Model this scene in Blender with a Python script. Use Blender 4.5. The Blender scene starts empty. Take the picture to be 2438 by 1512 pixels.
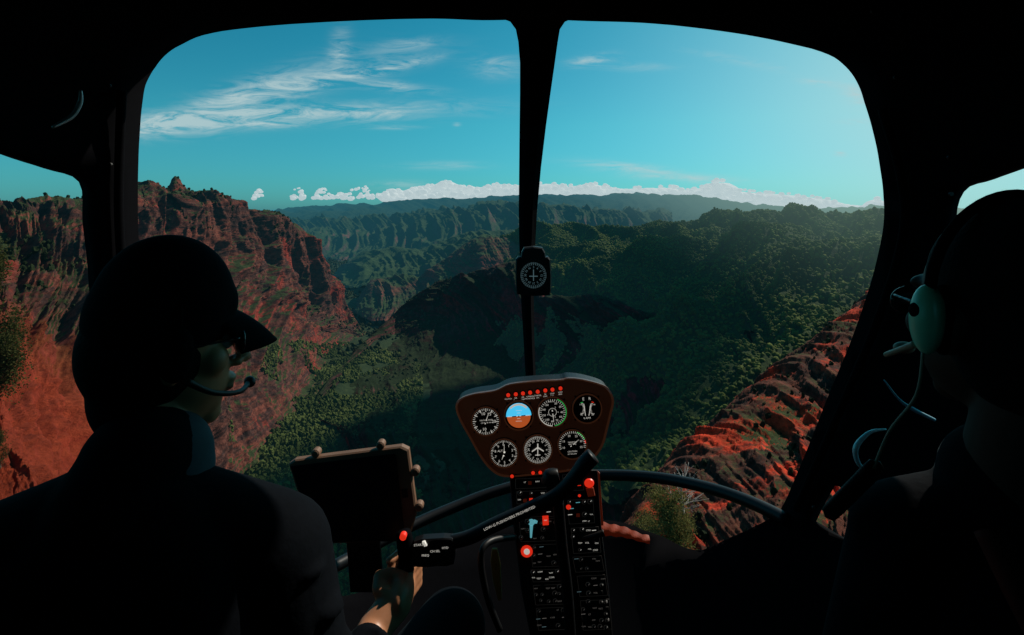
import bpy, bmesh, math, random
import numpy as np
from mathutils import Vector, Matrix, Euler
from mathutils.geometry import delaunay_2d_cdt
random.seed(7); np.random.seed(7)
F=1219.0; HZ=498.0
S=bpy.context.scene
AZ=math.radians(50); ELV=math.radians(40.5)
sd=Vector((math.sin(AZ)*math.cos(ELV),math.cos(AZ)*math.cos(ELV),math.sin(ELV)))
def R(px,py,Y): return Vector(((px-1219)/F*Y, Y, (HZ-py)/F*Y))
WL={}
# ------------------------------------------------------------------ helpers
def link(o):
    S.collection.objects.link(o); return o
def setparent(o,p):
    if p is not None:
        o.parent=p; o.matrix_parent_inverse=Matrix.Translation(-WL[p])
def tag(o,label=None,category=None,kind=None,group=None):
    if label: o["label"]=label
    if category: o["category"]=category
    if kind: o["kind"]=kind
    if group: o["group"]=group
def empty(name,loc,parent=None):
    o=bpy.data.objects.new(name,None); o.location=loc; o.empty_display_size=0.1
    WL[o]=Vector(loc); link(o); setparent(o,parent); return o
def mkmesh(name,verts,faces,mats,midx=None,smooth=False,parent=None,origin=None):
    v=np.array([tuple(q) for q in verts],dtype=float) if not isinstance(verts,np.ndarray) else verts
    if origin is None:
        mn=v.min(0); mx=v.max(0); origin=Vector(((mn[0]+mx[0])/2,(mn[1]+mx[1])/2,mn[2]))
    v=v-np.array(origin)
    me=bpy.data.meshes.new(name)
    if isinstance(faces,np.ndarray):
        nf,k=faces.shape
        me.vertices.add(len(v)); me.vertices.foreach_set("co",v.astype(np.float32).ravel())
        me.loops.add(nf*k); me.loops.foreach_set("vertex_index",faces.astype(np.int32).ravel())
        me.polygons.add(nf); me.polygons.foreach_set("loop_start",np.arange(0,nf*k,k,dtype=np.int32))
        me.update(calc_edges=True)
    else:
        me.from_pydata([tuple(q) for q in v],[],faces)
    for m in (mats if isinstance(mats,(list,tuple)) else [mats]): me.materials.append(m)
    if midx is not None: me.polygons.foreach_set("material_index",np.array(midx,dtype=np.int32))
    me.polygons.foreach_set("use_smooth",[smooth]*len(me.polygons))
    me.update()
    o=bpy.data.objects.new(name,me); o.location=origin; WL[o]=Vector(origin); link(o); setparent(o,parent)
    return o
# ------------------------------------------------------------------ materials
def newmat(name):
    m=bpy.data.materials.new(name); m.use_nodes=True; nt=m.node_tree; nt.nodes.clear()
    m.cycles.emission_sampling='NONE'
    return m,nt,nt.nodes,nt.links
def simple(name,col,rough=0.6,metal=0.0,emi=None,es=0.0,noise=0.25,nscale=60,spec=0.5,bump=0.0,sheen=0.0):
    m,nt,N,L=newmat(name)
    out=N.new("ShaderNodeOutputMaterial"); b=N.new("ShaderNodeBsdfPrincipled")
    b.inputs["Roughness"].default_value=rough; b.inputs["Metallic"].default_value=metal
    b.inputs["Specular IOR Level"].default_value=spec
    if sheen>0:
        b.inputs["Sheen Weight"].default_value=sheen; b.inputs["Sheen Roughness"].default_value=0.25; b.inputs["Sheen Tint"].default_value=(0.45,0.75,0.9,1)
    tc=N.new("ShaderNodeTexCoord"); nz=N.new("ShaderNodeTexNoise"); nz.inputs["Scale"].default_value=nscale; nz.inputs["Detail"].default_value=4
    L.new(tc.outputs["Object"],nz.inputs["Vector"])
    mx=N.new("ShaderNodeMix"); mx.data_type='RGBA'
    mx.inputs[6].default_value=(col[0]*(1-noise),col[1]*(1-noise),col[2]*(1-noise),1)
    mx.inputs[7].default_value=(min(col[0]*(1+noise),1),min(col[1]*(1+noise),1),min(col[2]*(1+noise),1),1)
    L.new(nz.outputs["Fac"],mx.inputs[0]); L.new(mx.outputs[2],b.inputs["Base Color"])
    if bump>0:
        bp=N.new("ShaderNodeBump"); bp.inputs["Strength"].default_value=bump; bp.inputs["Distance"].default_value=0.002
        L.new(nz.outputs["Fac"],bp.inputs["Height"]); L.new(bp.outputs[0],b.inputs["Normal"])
    if emi:
        b.inputs["Emission Color"].default_value=(*emi,1); b.inputs["Emission Strength"].default_value=es
    L.new(b.outputs[0],out.inputs[0]); return m
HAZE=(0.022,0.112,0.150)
def haze(N,L,shader,Ld=12000.0,col=HAZE,far=(0.045,0.25,0.33)):  # haze painted in as emission, thicker with distance, paler towards the sun
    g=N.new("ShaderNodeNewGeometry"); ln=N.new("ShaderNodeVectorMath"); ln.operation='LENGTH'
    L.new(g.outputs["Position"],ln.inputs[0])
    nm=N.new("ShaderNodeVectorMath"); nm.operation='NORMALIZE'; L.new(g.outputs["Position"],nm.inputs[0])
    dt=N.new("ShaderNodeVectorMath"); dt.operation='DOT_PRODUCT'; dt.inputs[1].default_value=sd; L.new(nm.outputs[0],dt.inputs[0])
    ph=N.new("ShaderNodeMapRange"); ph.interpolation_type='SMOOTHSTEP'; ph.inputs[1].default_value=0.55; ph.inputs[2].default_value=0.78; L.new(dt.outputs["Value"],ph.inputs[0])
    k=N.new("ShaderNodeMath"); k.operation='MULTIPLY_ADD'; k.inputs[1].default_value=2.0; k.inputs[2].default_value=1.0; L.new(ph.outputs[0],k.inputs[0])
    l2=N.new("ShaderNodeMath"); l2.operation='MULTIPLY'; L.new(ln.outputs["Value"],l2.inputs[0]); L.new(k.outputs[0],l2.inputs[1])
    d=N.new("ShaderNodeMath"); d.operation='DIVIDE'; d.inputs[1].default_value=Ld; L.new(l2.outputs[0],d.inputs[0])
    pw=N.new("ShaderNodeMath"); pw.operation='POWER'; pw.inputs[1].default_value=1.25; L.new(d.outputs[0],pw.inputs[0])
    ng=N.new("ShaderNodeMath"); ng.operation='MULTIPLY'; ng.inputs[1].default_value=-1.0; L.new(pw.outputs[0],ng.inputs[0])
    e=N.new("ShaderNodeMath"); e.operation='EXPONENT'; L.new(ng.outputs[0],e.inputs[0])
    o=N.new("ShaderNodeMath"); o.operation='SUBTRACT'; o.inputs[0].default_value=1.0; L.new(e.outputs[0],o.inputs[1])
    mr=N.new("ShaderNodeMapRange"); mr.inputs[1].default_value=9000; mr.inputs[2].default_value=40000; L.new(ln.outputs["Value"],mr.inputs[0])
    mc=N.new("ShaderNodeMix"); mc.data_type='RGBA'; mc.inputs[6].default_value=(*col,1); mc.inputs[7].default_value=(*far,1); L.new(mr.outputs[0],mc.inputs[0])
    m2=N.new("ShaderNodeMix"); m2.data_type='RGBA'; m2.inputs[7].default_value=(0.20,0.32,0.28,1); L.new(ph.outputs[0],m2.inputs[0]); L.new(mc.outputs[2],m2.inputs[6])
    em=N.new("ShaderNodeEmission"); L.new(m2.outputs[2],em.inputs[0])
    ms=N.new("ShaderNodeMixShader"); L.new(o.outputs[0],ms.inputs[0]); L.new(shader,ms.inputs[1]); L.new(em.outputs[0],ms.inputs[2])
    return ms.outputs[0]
def ramp(N,stops,interp='LINEAR'):
    r=N.new("ShaderNodeValToRGB"); cr=r.color_ramp; cr.interpolation=interp
    while len(cr.elements)>1: cr.elements.remove(cr.elements[-1])
    cr.elements[0].position=stops[0][0]; cr.elements[0].color=(*stops[0][1],1)
    for p,c in stops[1:]:
        e=cr.elements.new(p); e.color=(*c,1)
    return r
def terrain_mat(name,rock,veg,vthr=0.72,vsoft=0.12,vn=0.5,strata=0.03,scale=0.01,fine=0.15,bumpd=3.0,Ld=12000.0,redpatch=None,nearred=None,fdet=8):
    m,nt,N,L=newmat(name)
    out=N.new("ShaderNodeOutputMaterial"); b=N.new("ShaderNodeBsdfPrincipled"); b.inputs["Roughness"].default_value=0.95; b.inputs["Specular IOR Level"].default_value=0.1
    g=N.new("ShaderNodeNewGeometry")
    mp=N.new("ShaderNodeMapping"); mp.inputs["Scale"].default_value=(strata*0.16,strata*0.16,strata); L.new(g.outputs["Position"],mp.inputs[0])
    n1=N.new("ShaderNodeTexNoise"); n1.inputs["Scale"].default_value=1.0; n1.inputs["Detail"].default_value=8; n1.inputs["Roughness"].default_value=0.70; n1.inputs["Distortion"].default_value=0.7
    L.new(mp.outputs[0],n1.inputs["Vector"])
    r1=ramp(N,rock); L.new(n1.outputs["Fac"],r1.inputs[0])
    n2=N.new("ShaderNodeTexNoise"); n2.inputs["Scale"].default_value=scale; n2.inputs["Detail"].default_value=9; n2.inputs["Roughness"].default_value=0.68
    L.new(g.outputs["Position"],n2.inputs["Vector"])
    col=r1.outputs[0]
    if redpatch:
        n4=N.new("ShaderNodeTexNoise"); n4.inputs["Scale"].default_value=scale*0.7; n4.inputs["Detail"].default_value=8; n4.inputs["Roughness"].default_value=0.70
        mp4=N.new("ShaderNodeMapping"); mp4.inputs["Location"].default_value=(311,57,91); L.new(g.outputs["Position"],mp4.inputs[0]); L.new(mp4.outputs[0],n4.inputs["Vector"])
        mr4=N.new("ShaderNodeMapRange"); mr4.inputs[1].default_value=redpatch[1]; mr4.inputs[2].default_value=redpatch[1]+0.06; L.new(n4.outputs["Fac"],mr4.inputs[0])
        mx4=N.new("ShaderNodeMix"); mx4.data_type='RGBA'; mx4.inputs[7].default_value=(*redpatch[0],1)
        L.new(mr4.outputs[0],mx4.inputs[0]); L.new(col,mx4.inputs[6]); col=mx4.outputs[2]
    n3=N.new("ShaderNodeTexNoise"); n3.inputs["Scale"].default_value=fine; n3.inputs["Detail"].default_value=fdet; n3.inputs["Roughness"].default_value=0.75
    L.new(g.outputs["Position"],n3.inputs["Vector"])
    mr3=N.new("ShaderNodeMapRange"); mr3.inputs[1].default_value=0.35; mr3.inputs[2].default_value=0.65; mr3.inputs[3].default_value=0.35; mr3.inputs[4].default_value=1.65; L.new(n3.outputs["Fac"],mr3.inputs[0])
    mul=N.new("ShaderNodeVectorMath"); mul.operation='SCALE'; L.new(col,mul.inputs[0]); L.new(mr3.outputs[0],mul.inputs["Scale"]); col=mul.outputs[0]
    sp=N.new("ShaderNodeSeparateXYZ"); L.new(g.outputs["Normal"],sp.inputs[0])
    a=N.new("ShaderNodeMath"); a.operation='MULTIPLY_ADD'; a.inputs[1].default_value=vn*2; L.new(n2.outputs["Fac"],a.inputs[0]); L.new(sp.outputs["Z"],a.inputs[2])
    a2=N.new("ShaderNodeMath"); a2.operation='MULTIPLY_ADD'; a2.inputs[1].default_value=vn*0.8; L.new(n3.outputs["Fac"],a2.inputs[0]); L.new(a.outputs[0],a2.inputs[2])
    mrv=N.new("ShaderNodeMapRange"); off=vn*1.4; mrv.inputs[1].default_value=vthr+off-vsoft; mrv.inputs[2].default_value=vthr+off+vsoft; L.new(a2.outputs[0],mrv.inputs[0])
    rv=ramp(N,[(0.3,veg[0]),(0.55,veg[1]),(0.75,veg[2])]); L.new(n3.outputs["Fac"],rv.inputs[0])
    mx=N.new("ShaderNodeMix"); mx.data_type='RGBA'; L.new(mrv.outputs[0],mx.inputs[0]); L.new(col,mx.inputs[6]); L.new(rv.outputs[0],mx.inputs[7])
    fin=mx.outputs[2]
    if nearred:
        spp=N.new("ShaderNodeSeparateXYZ"); L.new(g.outputs["Position"],spp.inputs[0])
        yn=N.new("ShaderNodeMath"); yn.operation='MULTIPLY_ADD'; yn.inputs[1].default_value=nearred[3]; L.new(n2.outputs["Fac"],yn.inputs[0]); L.new(spp.outputs["Y"],yn.inputs[2])
        mn=N.new("ShaderNodeMapRange"); mn.inputs[1].default_value=nearred[1]; mn.inputs[2].default_value=nearred[2]; mn.inputs[3].default_value=0.85; mn.inputs[4].default_value=0; L.new(yn.outputs[0],mn.inputs[0])
        rr=ramp(N,[(0.3,tuple(c*0.40 for c in nearred[0])),(0.65,nearred[0])]); L.new(n3.outputs["Fac"],rr.inputs[0])
        mq=N.new("ShaderNodeMix"); mq.data_type='RGBA'; L.new(mn.outputs[0],mq.inputs[0]); L.new(fin,mq.inputs[6]); L.new(rr.outputs[0],mq.inputs[7]); fin=mq.outputs[2]
    L.new(fin,b.inputs["Base Color"])
    bp=N.new("ShaderNodeBump"); bp.inputs["Strength"].default_value=1.0; bp.inputs["Distance"].default_value=bumpd; L.new(n3.outputs["Fac"],bp.inputs["Height"]); L.new(bp.outputs[0],b.inputs["Normal"])
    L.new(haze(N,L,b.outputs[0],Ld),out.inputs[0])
    return m
# ------------------------------------------------------------------ noise
def _h(ix,iy,iz,seed):
    h=(ix.astype(np.uint32)*np.uint32(374761393))^(iy.astype(np.uint32)*np.uint32(668265263))^(iz.astype(np.uint32)*np.uint32(2246822519))^np.uint32(seed*97531+13)
    h=(h^(h>>np.uint32(13)))*np.uint32(1274126177); h=h^(h>>np.uint32(16)); h=h*np.uint32(2654435769); h=h^(h>>np.uint32(15))
    return h.astype(np.float64)/4294967295.0*2-1
def vnoise(p,seed=0):
    i=np.floor(p).astype(np.int64); f=p-i; f=f*f*f*(f*(f*6-15)+10)
    x,y,z=i[:,0],i[:,1],i[:,2]; r=0
    for dx in (0,1):
        wx=f[:,0] if dx else 1-f[:,0]
        for dy in (0,1):
            wy=f[:,1] if dy else 1-f[:,1]
            for dz in (0,1):
                wz=f[:,2] if dz else 1-f[:,2]
                r=r+_h(x+dx,y+dy,z+dz,seed)*wx*wy*wz
    return r
def fbm(p,o=5,seed=0,ridged=False,gain=0.5,lac=2.07):
    a=1.0;s=0;t=0;q=p.copy()
    for k in range(o):
        n=vnoise(q,seed+k*17)
        if ridged: n=1-2*np.abs(n)
        s=s+a*n; t+=a; a*=gain; q=q*lac+3.7
    return s/t
# ------------------------------------------------------------------ terrain patches
PATCH={}
def loft(name,rows,px0,px1,nu,nv,mat,amp,wl,gamp=0,gf=0.02,back=None,terr=0,seed=0,zs=0.5,oct=7,crestk=0.5,damp=None,gain=0.52,slant=0.0):
    px=np.linspace(px0,px1,nu); W=[]
    for r in rows:
        a=np.array(r,float); py=np.interp(px,a[:,0],a[:,1]); Y=np.exp(np.interp(px,a[:,0],np.log(a[:,2])))
        W.append(np.stack([(px-1219)/F*Y,Y,(HZ-py)/F*Y],1))
    nb=0
    if back:
        fy,dz=back; c=W[0].copy(); k=fy
        c[:,0]*=k; c[:,1]*=k; c[:,2]-=dz*W[0][:,1]; W=[c]+W; nb=1
    W=np.array(W); K=len(W); t=np.linspace(0,K-1,nv)
    if nb: t=np.concatenate([np.linspace(0,1,max(nv//8,4),endpoint=False),np.linspace(1,K-1,nv-max(nv//8,4))])
    i=np.clip(np.floor(t).astype(int),0,K-2); f=(t-i)[:,None,None]
    P0=W[np.clip(i-1,0,K-1)];P1=W[i];P2=W[i+1];P3=W[np.clip(i+2,0,K-1)]
    cub=0.5*((2*P1)+(-P0+P2)*f+(2*P0-5*P1+4*P2-P3)*f*f+(-P0+3*P1-3*P2+P3)*f**3)
    lin=P1*(1-f)+P2*f
    G=lin*0.5+cub*0.5
    du=np.gradient(G,axis=1); dv=np.gradient(G,axis=0); n=np.cross(du,dv); n/= (np.linalg.norm(n,axis=2,keepdims=True)+1e-9)
    sgn=np.sign(n[:,:,2:3]+1e-9); n=n*sgn
    p=G.reshape(-1,3); q=p.copy(); q[:,2]*=zs
    d=amp*fbm(q/wl,oct,seed,True,gain).reshape(nv,nu)
    if gamp:
        pp=np.tile(px,(nv,1)); tt=np.tile(t[:,None],(1,nu))
        wq=np.stack([(pp-slant*tt)*gf+0.8*np.sin(tt*2.1)+0.7*d/amp,tt*0.9,np.zeros_like(pp)+seed],2).reshape(-1,3)
        g=fbm(wq,4,seed+50,True,0.5).reshape(nv,nu); d=d+gamp*g
    tc=np.abs(t-nb); k=crestk+(1-crestk)*np.clip(tc/0.35,0,1)
    dist=(G[:,:,1]/np.median(G[:,:,1]))**0.35
    d=d*k[:,None]*dist
    if damp is not None: d=d*damp(G)
    G=G+n*d[:,:,None]
    if terr:
        z=G[:,:,2]; s=terr; ph=z/s+0.9*vnoise((G.reshape(-1,3)/(s*7)),seed+5).reshape(nv,nu)
        G[:,:,:2]+=n[:,:,:2]*(s*0.32*np.abs(np.sin(ph*math.pi))*k[:,None])[:,:,None]
    idx=np.arange(nu*nv).reshape(nv,nu)
    fc=np.stack([idx[:-1,:-1],idx[:-1,1:],idx[1:,1:],idx[1:,:-1]],2).reshape(-1,4)
    cr=np.cross(G[nv//2,nu//2+1]-G[nv//2,nu//2],G[nv//2+1,nu//2]-G[nv//2,nu//2])
    if cr[2]<0: fc=fc[:,::-1]
    o=mkmesh(name,G.reshape(-1,3),fc,mat,smooth=True); o["kind"]="structure"
    PATCH[name]=(G,px,t,n)
    return o
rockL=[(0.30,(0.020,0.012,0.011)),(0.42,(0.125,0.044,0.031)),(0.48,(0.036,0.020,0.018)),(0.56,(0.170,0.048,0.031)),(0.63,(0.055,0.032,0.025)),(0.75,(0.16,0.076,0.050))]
rockS=[(0.30,(0.010,0.007,0.008)),(0.42,(0.060,0.022,0.022)),(0.49,(0.016,0.011,0.012)),(0.56,(0.085,0.026,0.026)),(0.75,(0.05,0.032,0.026))]  # canyon rock tones darkened for the shaded spur
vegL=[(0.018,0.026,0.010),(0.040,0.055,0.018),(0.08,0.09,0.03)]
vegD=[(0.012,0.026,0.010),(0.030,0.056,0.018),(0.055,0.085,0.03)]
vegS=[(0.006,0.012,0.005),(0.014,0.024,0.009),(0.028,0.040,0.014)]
mCan=terrain_mat("canyon_rock",rockL,vegL,vthr=0.82,vsoft=0.06,vn=0.45,strata=0.022,scale=0.008,fine=0.09,bumpd=6,redpatch=((0.25,0.038,0.024),0.555),nearred=((0.42,0.052,0.020),400,560,200))
mFar=terrain_mat("far_hillside",[(0.3,(0.03,0.04,0.03)),(0.5,(0.07,0.06,0.04)),(0.7,(0.10,0.07,0.05))],vegD,vthr=0.55,vn=0.5,strata=0.01,scale=0.002,fine=0.01,bumpd=25,Ld=8500)
mMid=terrain_mat("mid_canyon_rock",[(0.3,(0.03,0.03,0.025)),(0.45,(0.12,0.05,0.04)),(0.55,(0.05,0.04,0.03)),(0.7,(0.12,0.07,0.05))],vegD,vthr=0.68,vn=0.5,strata=0.012,scale=0.004,fine=0.03,bumpd=8,Ld=8500)
mFor=terrain_mat("forest_floor",[(0.3,(0.02,0.025,0.012)),(0.7,(0.05,0.05,0.025))],[(0.012,0.024,0.007),(0.032,0.052,0.014),(0.06,0.08,0.022)],vthr=0.4,vn=0.5,scale=0.006,fine=0.06,bumpd=5,Ld=11000)
mSpur=terrain_mat("shaded_spur_rock",rockS,vegS,vthr=0.80,vn=0.6,strata=0.02,scale=0.006,fine=0.06,bumpd=4,Ld=20000,redpatch=((0.15,0.021,0.028),0.54))  # dark rock and greenery put the spur's shade into the colour
mRdg=terrain_mat("ridge_rock",rockL,vegD,vthr=0.86,vn=0.6,strata=0.02,scale=0.006,fine=0.06,bumpd=4,Ld=9500,redpatch=((0.20,0.035,0.035),0.55))
mRed=terrain_mat("red_earth",[(0.30,(0.025,0.012,0.009)),(0.45,(0.125,0.038,0.023)),(0.52,(0.04,0.019,0.015)),(0.60,(0.17,0.046,0.026)),(0.70,(0.06,0.028,0.019))],vegL,vthr=1.0,vsoft=0.06,vn=0.5,strata=0.09,scale=0.035,fine=0.22,bumpd=1.4,Ld=16000,redpatch=((0.55,0.048,0.018),0.51),fdet=13)
mGr=terrain_mat("valley_floor",[(0.3,(0.03,0.026,0.014)),(0.7,(0.06,0.05,0.025))],[(0.012,0.022,0.008),(0.028,0.042,0.014),(0.055,0.07,0.022)],vthr=0.6,vn=0.6,scale=0.004,fine=0.05,bumpd=4,Ld=10500)
rowsG=[]
for Y in np.geomspace(42000,120,22):
    py=HZ+420.0/Y*F; rowsG.append([(-3500,py,Y),(6000,py,Y)])
def dampG(G): return 0.4+0.6*np.clip((6000-G[:,:,1])/3000,0,1)
loft("ground",rowsG,-3500,6000,950,460,mGr,26,260,seed=3,oct=6,crestk=1,damp=dampG)
sv=[(-300000,38000,-424),(300000,38000,-424),(300000,300000,-424),(-300000,300000,-424)]
mSea,nt,N,L=newmat("sea_water"); out=N.new("ShaderNodeOutputMaterial"); b=N.new("ShaderNodeBsdfPrincipled"); b.inputs["Base Color"].default_value=(0.01,0.06,0.09,1); b.inputs["Roughness"].default_value=0.35
nz=N.new("ShaderNodeTexNoise"); nz.inputs["Scale"].default_value=0.01; bp=N.new("ShaderNodeBump"); bp.inputs["Distance"].default_value=5; L.new(nz.outputs["Fac"],bp.inputs["Height"]); L.new(bp.outputs[0],b.inputs["Normal"])
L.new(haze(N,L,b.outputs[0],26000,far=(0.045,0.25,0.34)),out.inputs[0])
o=mkmesh("sea",sv,[(0,1,2,3)],mSea,origin=Vector((0,38000,-424))); o["kind"]="structure"
loft("distant_hills",[[(640,508,14000),(740,500,12500),(820,495,12000),(900,488,11500),(1000,478,11000),(1060,473,11000),(1100,477,11000),(1180,470,11000),(1240,466,10500),(1400,468,10500),(1500,464,10000),(1560,466,10000),(1650,472,9500),(1720,480,9000),(1800,492,9000),(1950,502,8500),(2400,508,8000)],
 [(640,512,11000),(900,510,9000),(1240,500,8500),(1600,500,7500),(2400,520,6500)],
 [(640,516,9500),(900,530,7500),(1240,530,7000),(1600,530,6000),(2400,560,5000)],
 [(640,540,8500),(900,570,6500),(1240,580,5500),(1600,590,5000),(2400,600,4500)]],640,2400,700,220,mFar,90,1500,gamp=60,gf=0.025,back=(1.25,0.01),seed=11,zs=0.7,crestk=0.15)
loft("canyon_wall",[[(680,528,6800),(760,524,6200),(850,528,5800),(930,522,5600),(1000,514,5200),(1080,504,4900),(1140,496,4800),(1240,492,4700),(1400,502,4500),(1600,508,4200)],
 [(680,548,5600),(760,552,5000),(850,560,4800),(930,560,4700),(1000,560,4400),(1080,545,4300),(1240,530,4200),(1400,540,4000),(1600,550,3900)],
 [(680,585,4600),(760,600,4300),(850,610,4200),(1000,620,3900),(1240,620,3700),(1600,640,3500)],
 [(680,620,4300),(850,650,3900),(1240,660,3400),(1600,680,3200)]],680,1600,560,260,mMid,90,700,gamp=60,gf=0.04,back=(1.2,0.02),seed=21,zs=0.4,crestk=0.25)
loft("canyon_ridge",[[(790,668,3250),(830,632,3250),(870,602,3300),(930,588,3350),(1000,594,3200),(1050,575,3200),(1110,553,3100),(1240,550,3000),(1400,560,2900)],
 [(790,690,3000),(870,640,2850),(930,640,2800),(1000,650,2700),(1110,620,2650),(1400,630,2500)],
 [(790,700,2700),(870,700,2500),(1000,700,2450),(1400,720,2300)]],790,1400,420,180,mMid,48,400,gamp=25,gf=0.03,back=(1.15,0.05),seed=31,zs=0.5,crestk=0.3)
loft("red_ridge",[[(835,740,2300),(865,695,2350),(890,662,2400),(950,660,2350),(1000,668,2300),(1045,640,2300),(1085,600,2300),(1120,578,2300),(1150,560,2300),(1185,568,2250),(1240,570,2200),(1330,600,2200)],
 [(835,745,2200),(890,700,2150),(1000,700,2050),(1085,660,2050),(1150,630,2000),(1330,660,1950)],
 [(835,750,2050),(890,770,1860),(1000,770,1820),(1150,720,1800),(1330,740,1750)]],835,1330,400,200,mRdg,30,300,gamp=18,gf=0.035,back=(1.12,0.06),terr=12,seed=41,zs=0.5,crestk=0.3)
def dampL(G):
    return (0.55+0.45*np.clip((G[:,:,1]-380)/250,0,1))*(0.22+0.78*np.clip((G[:,:,2]+425)/130,0,1))
def dampS(G):
    return 0.3+0.7*np.clip((G[:,:,2]+425)/130,0,1)
loft("cliff_ridge",[[(-900,380,700),(-400,430,760),(-100,468,800),(0,492,820),(50,475,860),(95,460,900),(160,474,960),(205,486,1050),(260,474,1150),(315,460,1200),(345,454,1250),(385,464,1300),(404,452,1340),(412,440,1350),(419,422,1350),(426,438,1350),(436,456,1350),(500,476,1400),(530,490,1450),(590,514,1520),(640,524,1620),(690,542,1700),(715,574,1750),(745,627,1800),(780,692,1850),(815,752,1850),(850,792,1800),(885,812,1750)],
 [(-900,650,350),(0,600,600),(200,600,720),(315,545,1040),(500,560,1270),(640,630,1480),(700,670,1600),(760,720,1680),(820,775,1730),(885,820,1700)],
 [(-900,750,250),(0,760,430),(200,760,560),(315,690,850),(500,690,1120),(640,750,1360),(760,800,1560),(820,800,1670),(885,824,1680)],
 [(-900,1000,150),(0,930,260),(200,960,360),(315,900,600),(500,920,850),(600,980,950),(700,900,1200),(780,850,1450),(885,830,1640)],
 [(-900,1300,70),(0,1180,150),(200,1200,260),(315,1250,450),(500,1250,690),(600,1130,815),(650,1070,900),(720,975,1080),(800,880,1340),(885,838,1560)],
 [(-900,1800,45),(0,1600,90),(200,1700,160),(500,1500,520),(600,1300,650),(700,1120,840),(885,870,1400)]],-900,885,1150,560,mCan,46,220,gamp=26,gf=0.026,back=(1.2,0.18),terr=6,seed=52,zs=0.34,crestk=0.20,oct=9,damp=dampL,gain=0.55,slant=-12)
loft("canyon_spur",[[(760,945,1130),(800,895,1260),(840,850,1460),(885,800,1660),(940,752,1750),(1000,705,1820),(1050,668,1850),(1120,652,1800),(1180,640,1700),(1240,626,1650),(1290,715,1420),(1340,712,1380),(1400,708,1330),(1450,716,1280),(1520,740,1130),(1650,775,1000),(1800,810,900)],
 [(760,955,1100),(800,912,1215),(880,840,1520),(940,805,1640),(1050,755,1700),(1180,755,1580),(1290,810,1340),(1400,810,1260),(1520,820,1060),(1800,860,850)],
 [(760,965,1070),(800,930,1160),(880,905,1270),(1000,895,1310),(1240,900,1220),(1400,910,1090),(1520,920,930),(1800,950,760)],
 [(760,990,1020),(800,980,1060),(880,1060,880),(1000,1150,760),(1240,1250,640),(1520,1150,650),(1800,1080,600)],
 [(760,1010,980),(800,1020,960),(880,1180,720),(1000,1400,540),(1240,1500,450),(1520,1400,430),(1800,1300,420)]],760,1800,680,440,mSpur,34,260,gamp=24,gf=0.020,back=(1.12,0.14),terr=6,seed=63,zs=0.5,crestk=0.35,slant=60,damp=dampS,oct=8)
loft("forested_mountain",[[(1180,610,2400),(1270,568,2300),(1300,554,2250),(1350,541,2200),(1420,546,2150),(1500,540,2050),(1560,532,2000),(1650,524,1900),(1740,520,1850),(1800,510,1750),(1830,508,1720),(1900,512,1650),(1960,516,1600),(2050,524,1500),(2120,530,1400),(2400,545,1100),(3300,500,900)],
 [(1180,640,2200),(1270,600,2050),(1500,578,1800),(1650,574,1650),(1800,558,1500),(1960,580,1300),(2120,595,1100),(2400,620,900),(3300,620,700)],
 [(1180,680,1950),(1270,650,1850),(1400,630,1700),(1500,640,1500),(1650,650,1300),(1800,640,1150),(1960,650,1020),(2120,670,900),(2400,710,750),(3300,700,500)],
 [(1180,720,1750),(1270,705,1600),(1400,695,1450),(1500,710,1280),(1650,740,1080),(1800,750,950),(1960,740,850),(2120,740,750),(2400,800,600),(3300,850,400)],
 [(1180,760,1600),(1270,760,1420),(1400,790,1250),(1500,830,1050),(1650,880,860),(1800,880,760),(1960,850,680),(2120,840,600),(2400,900,500),(3300,1000,300)],
 [(1180,900,1300),(1400,1000,900),(1500,1060,760),(1650,1080,640),(1800,1060,560),(2120,1000,480),(3300,1200,250)],
 [(1180,1100,900),(1400,1250,600),(1650,1250,480),(1800,1200,430),(2120,1150,380),(3300,1500,180)]],1180,3300,640,420,mFor,58,400,gamp=32,gf=0.014,back=(1.15,0.12),seed=74,zs=0.8,oct=4,crestk=0.10,slant=-40)
loft("red_slope",[[(1380,1640,118),(1440,1430,130),(1490,1280,150),(1560,1145,165),(1640,1066,178),(1700,1020,190),(1790,930,215),(1900,845,240),(2000,762,270),(2090,690,300),(2250,590,330),(2500,500,350),(3300,300,380)],
 [(1380,1800,80),(1480,1500,92),(1560,1330,105),(1700,1220,120),(1900,1060,140),(2090,920,160),(2500,780,180),(3300,600,190)],
 [(1380,2300,50),(1560,1800,60),(1900,1500,70),(2500,1300,80),(3300,1100,80)],
 [(1380,3200,30),(1900,2500,35),(2500,2200,35),(3300,2000,35)]],1380,3300,900,520,mRed,3.4,30,gamp=3.2,gf=0.030,back=(1.3,0.55),terr=0,seed=88,zs=0.6,oct=9,crestk=0.45,gain=0.58,slant=150)
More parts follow.
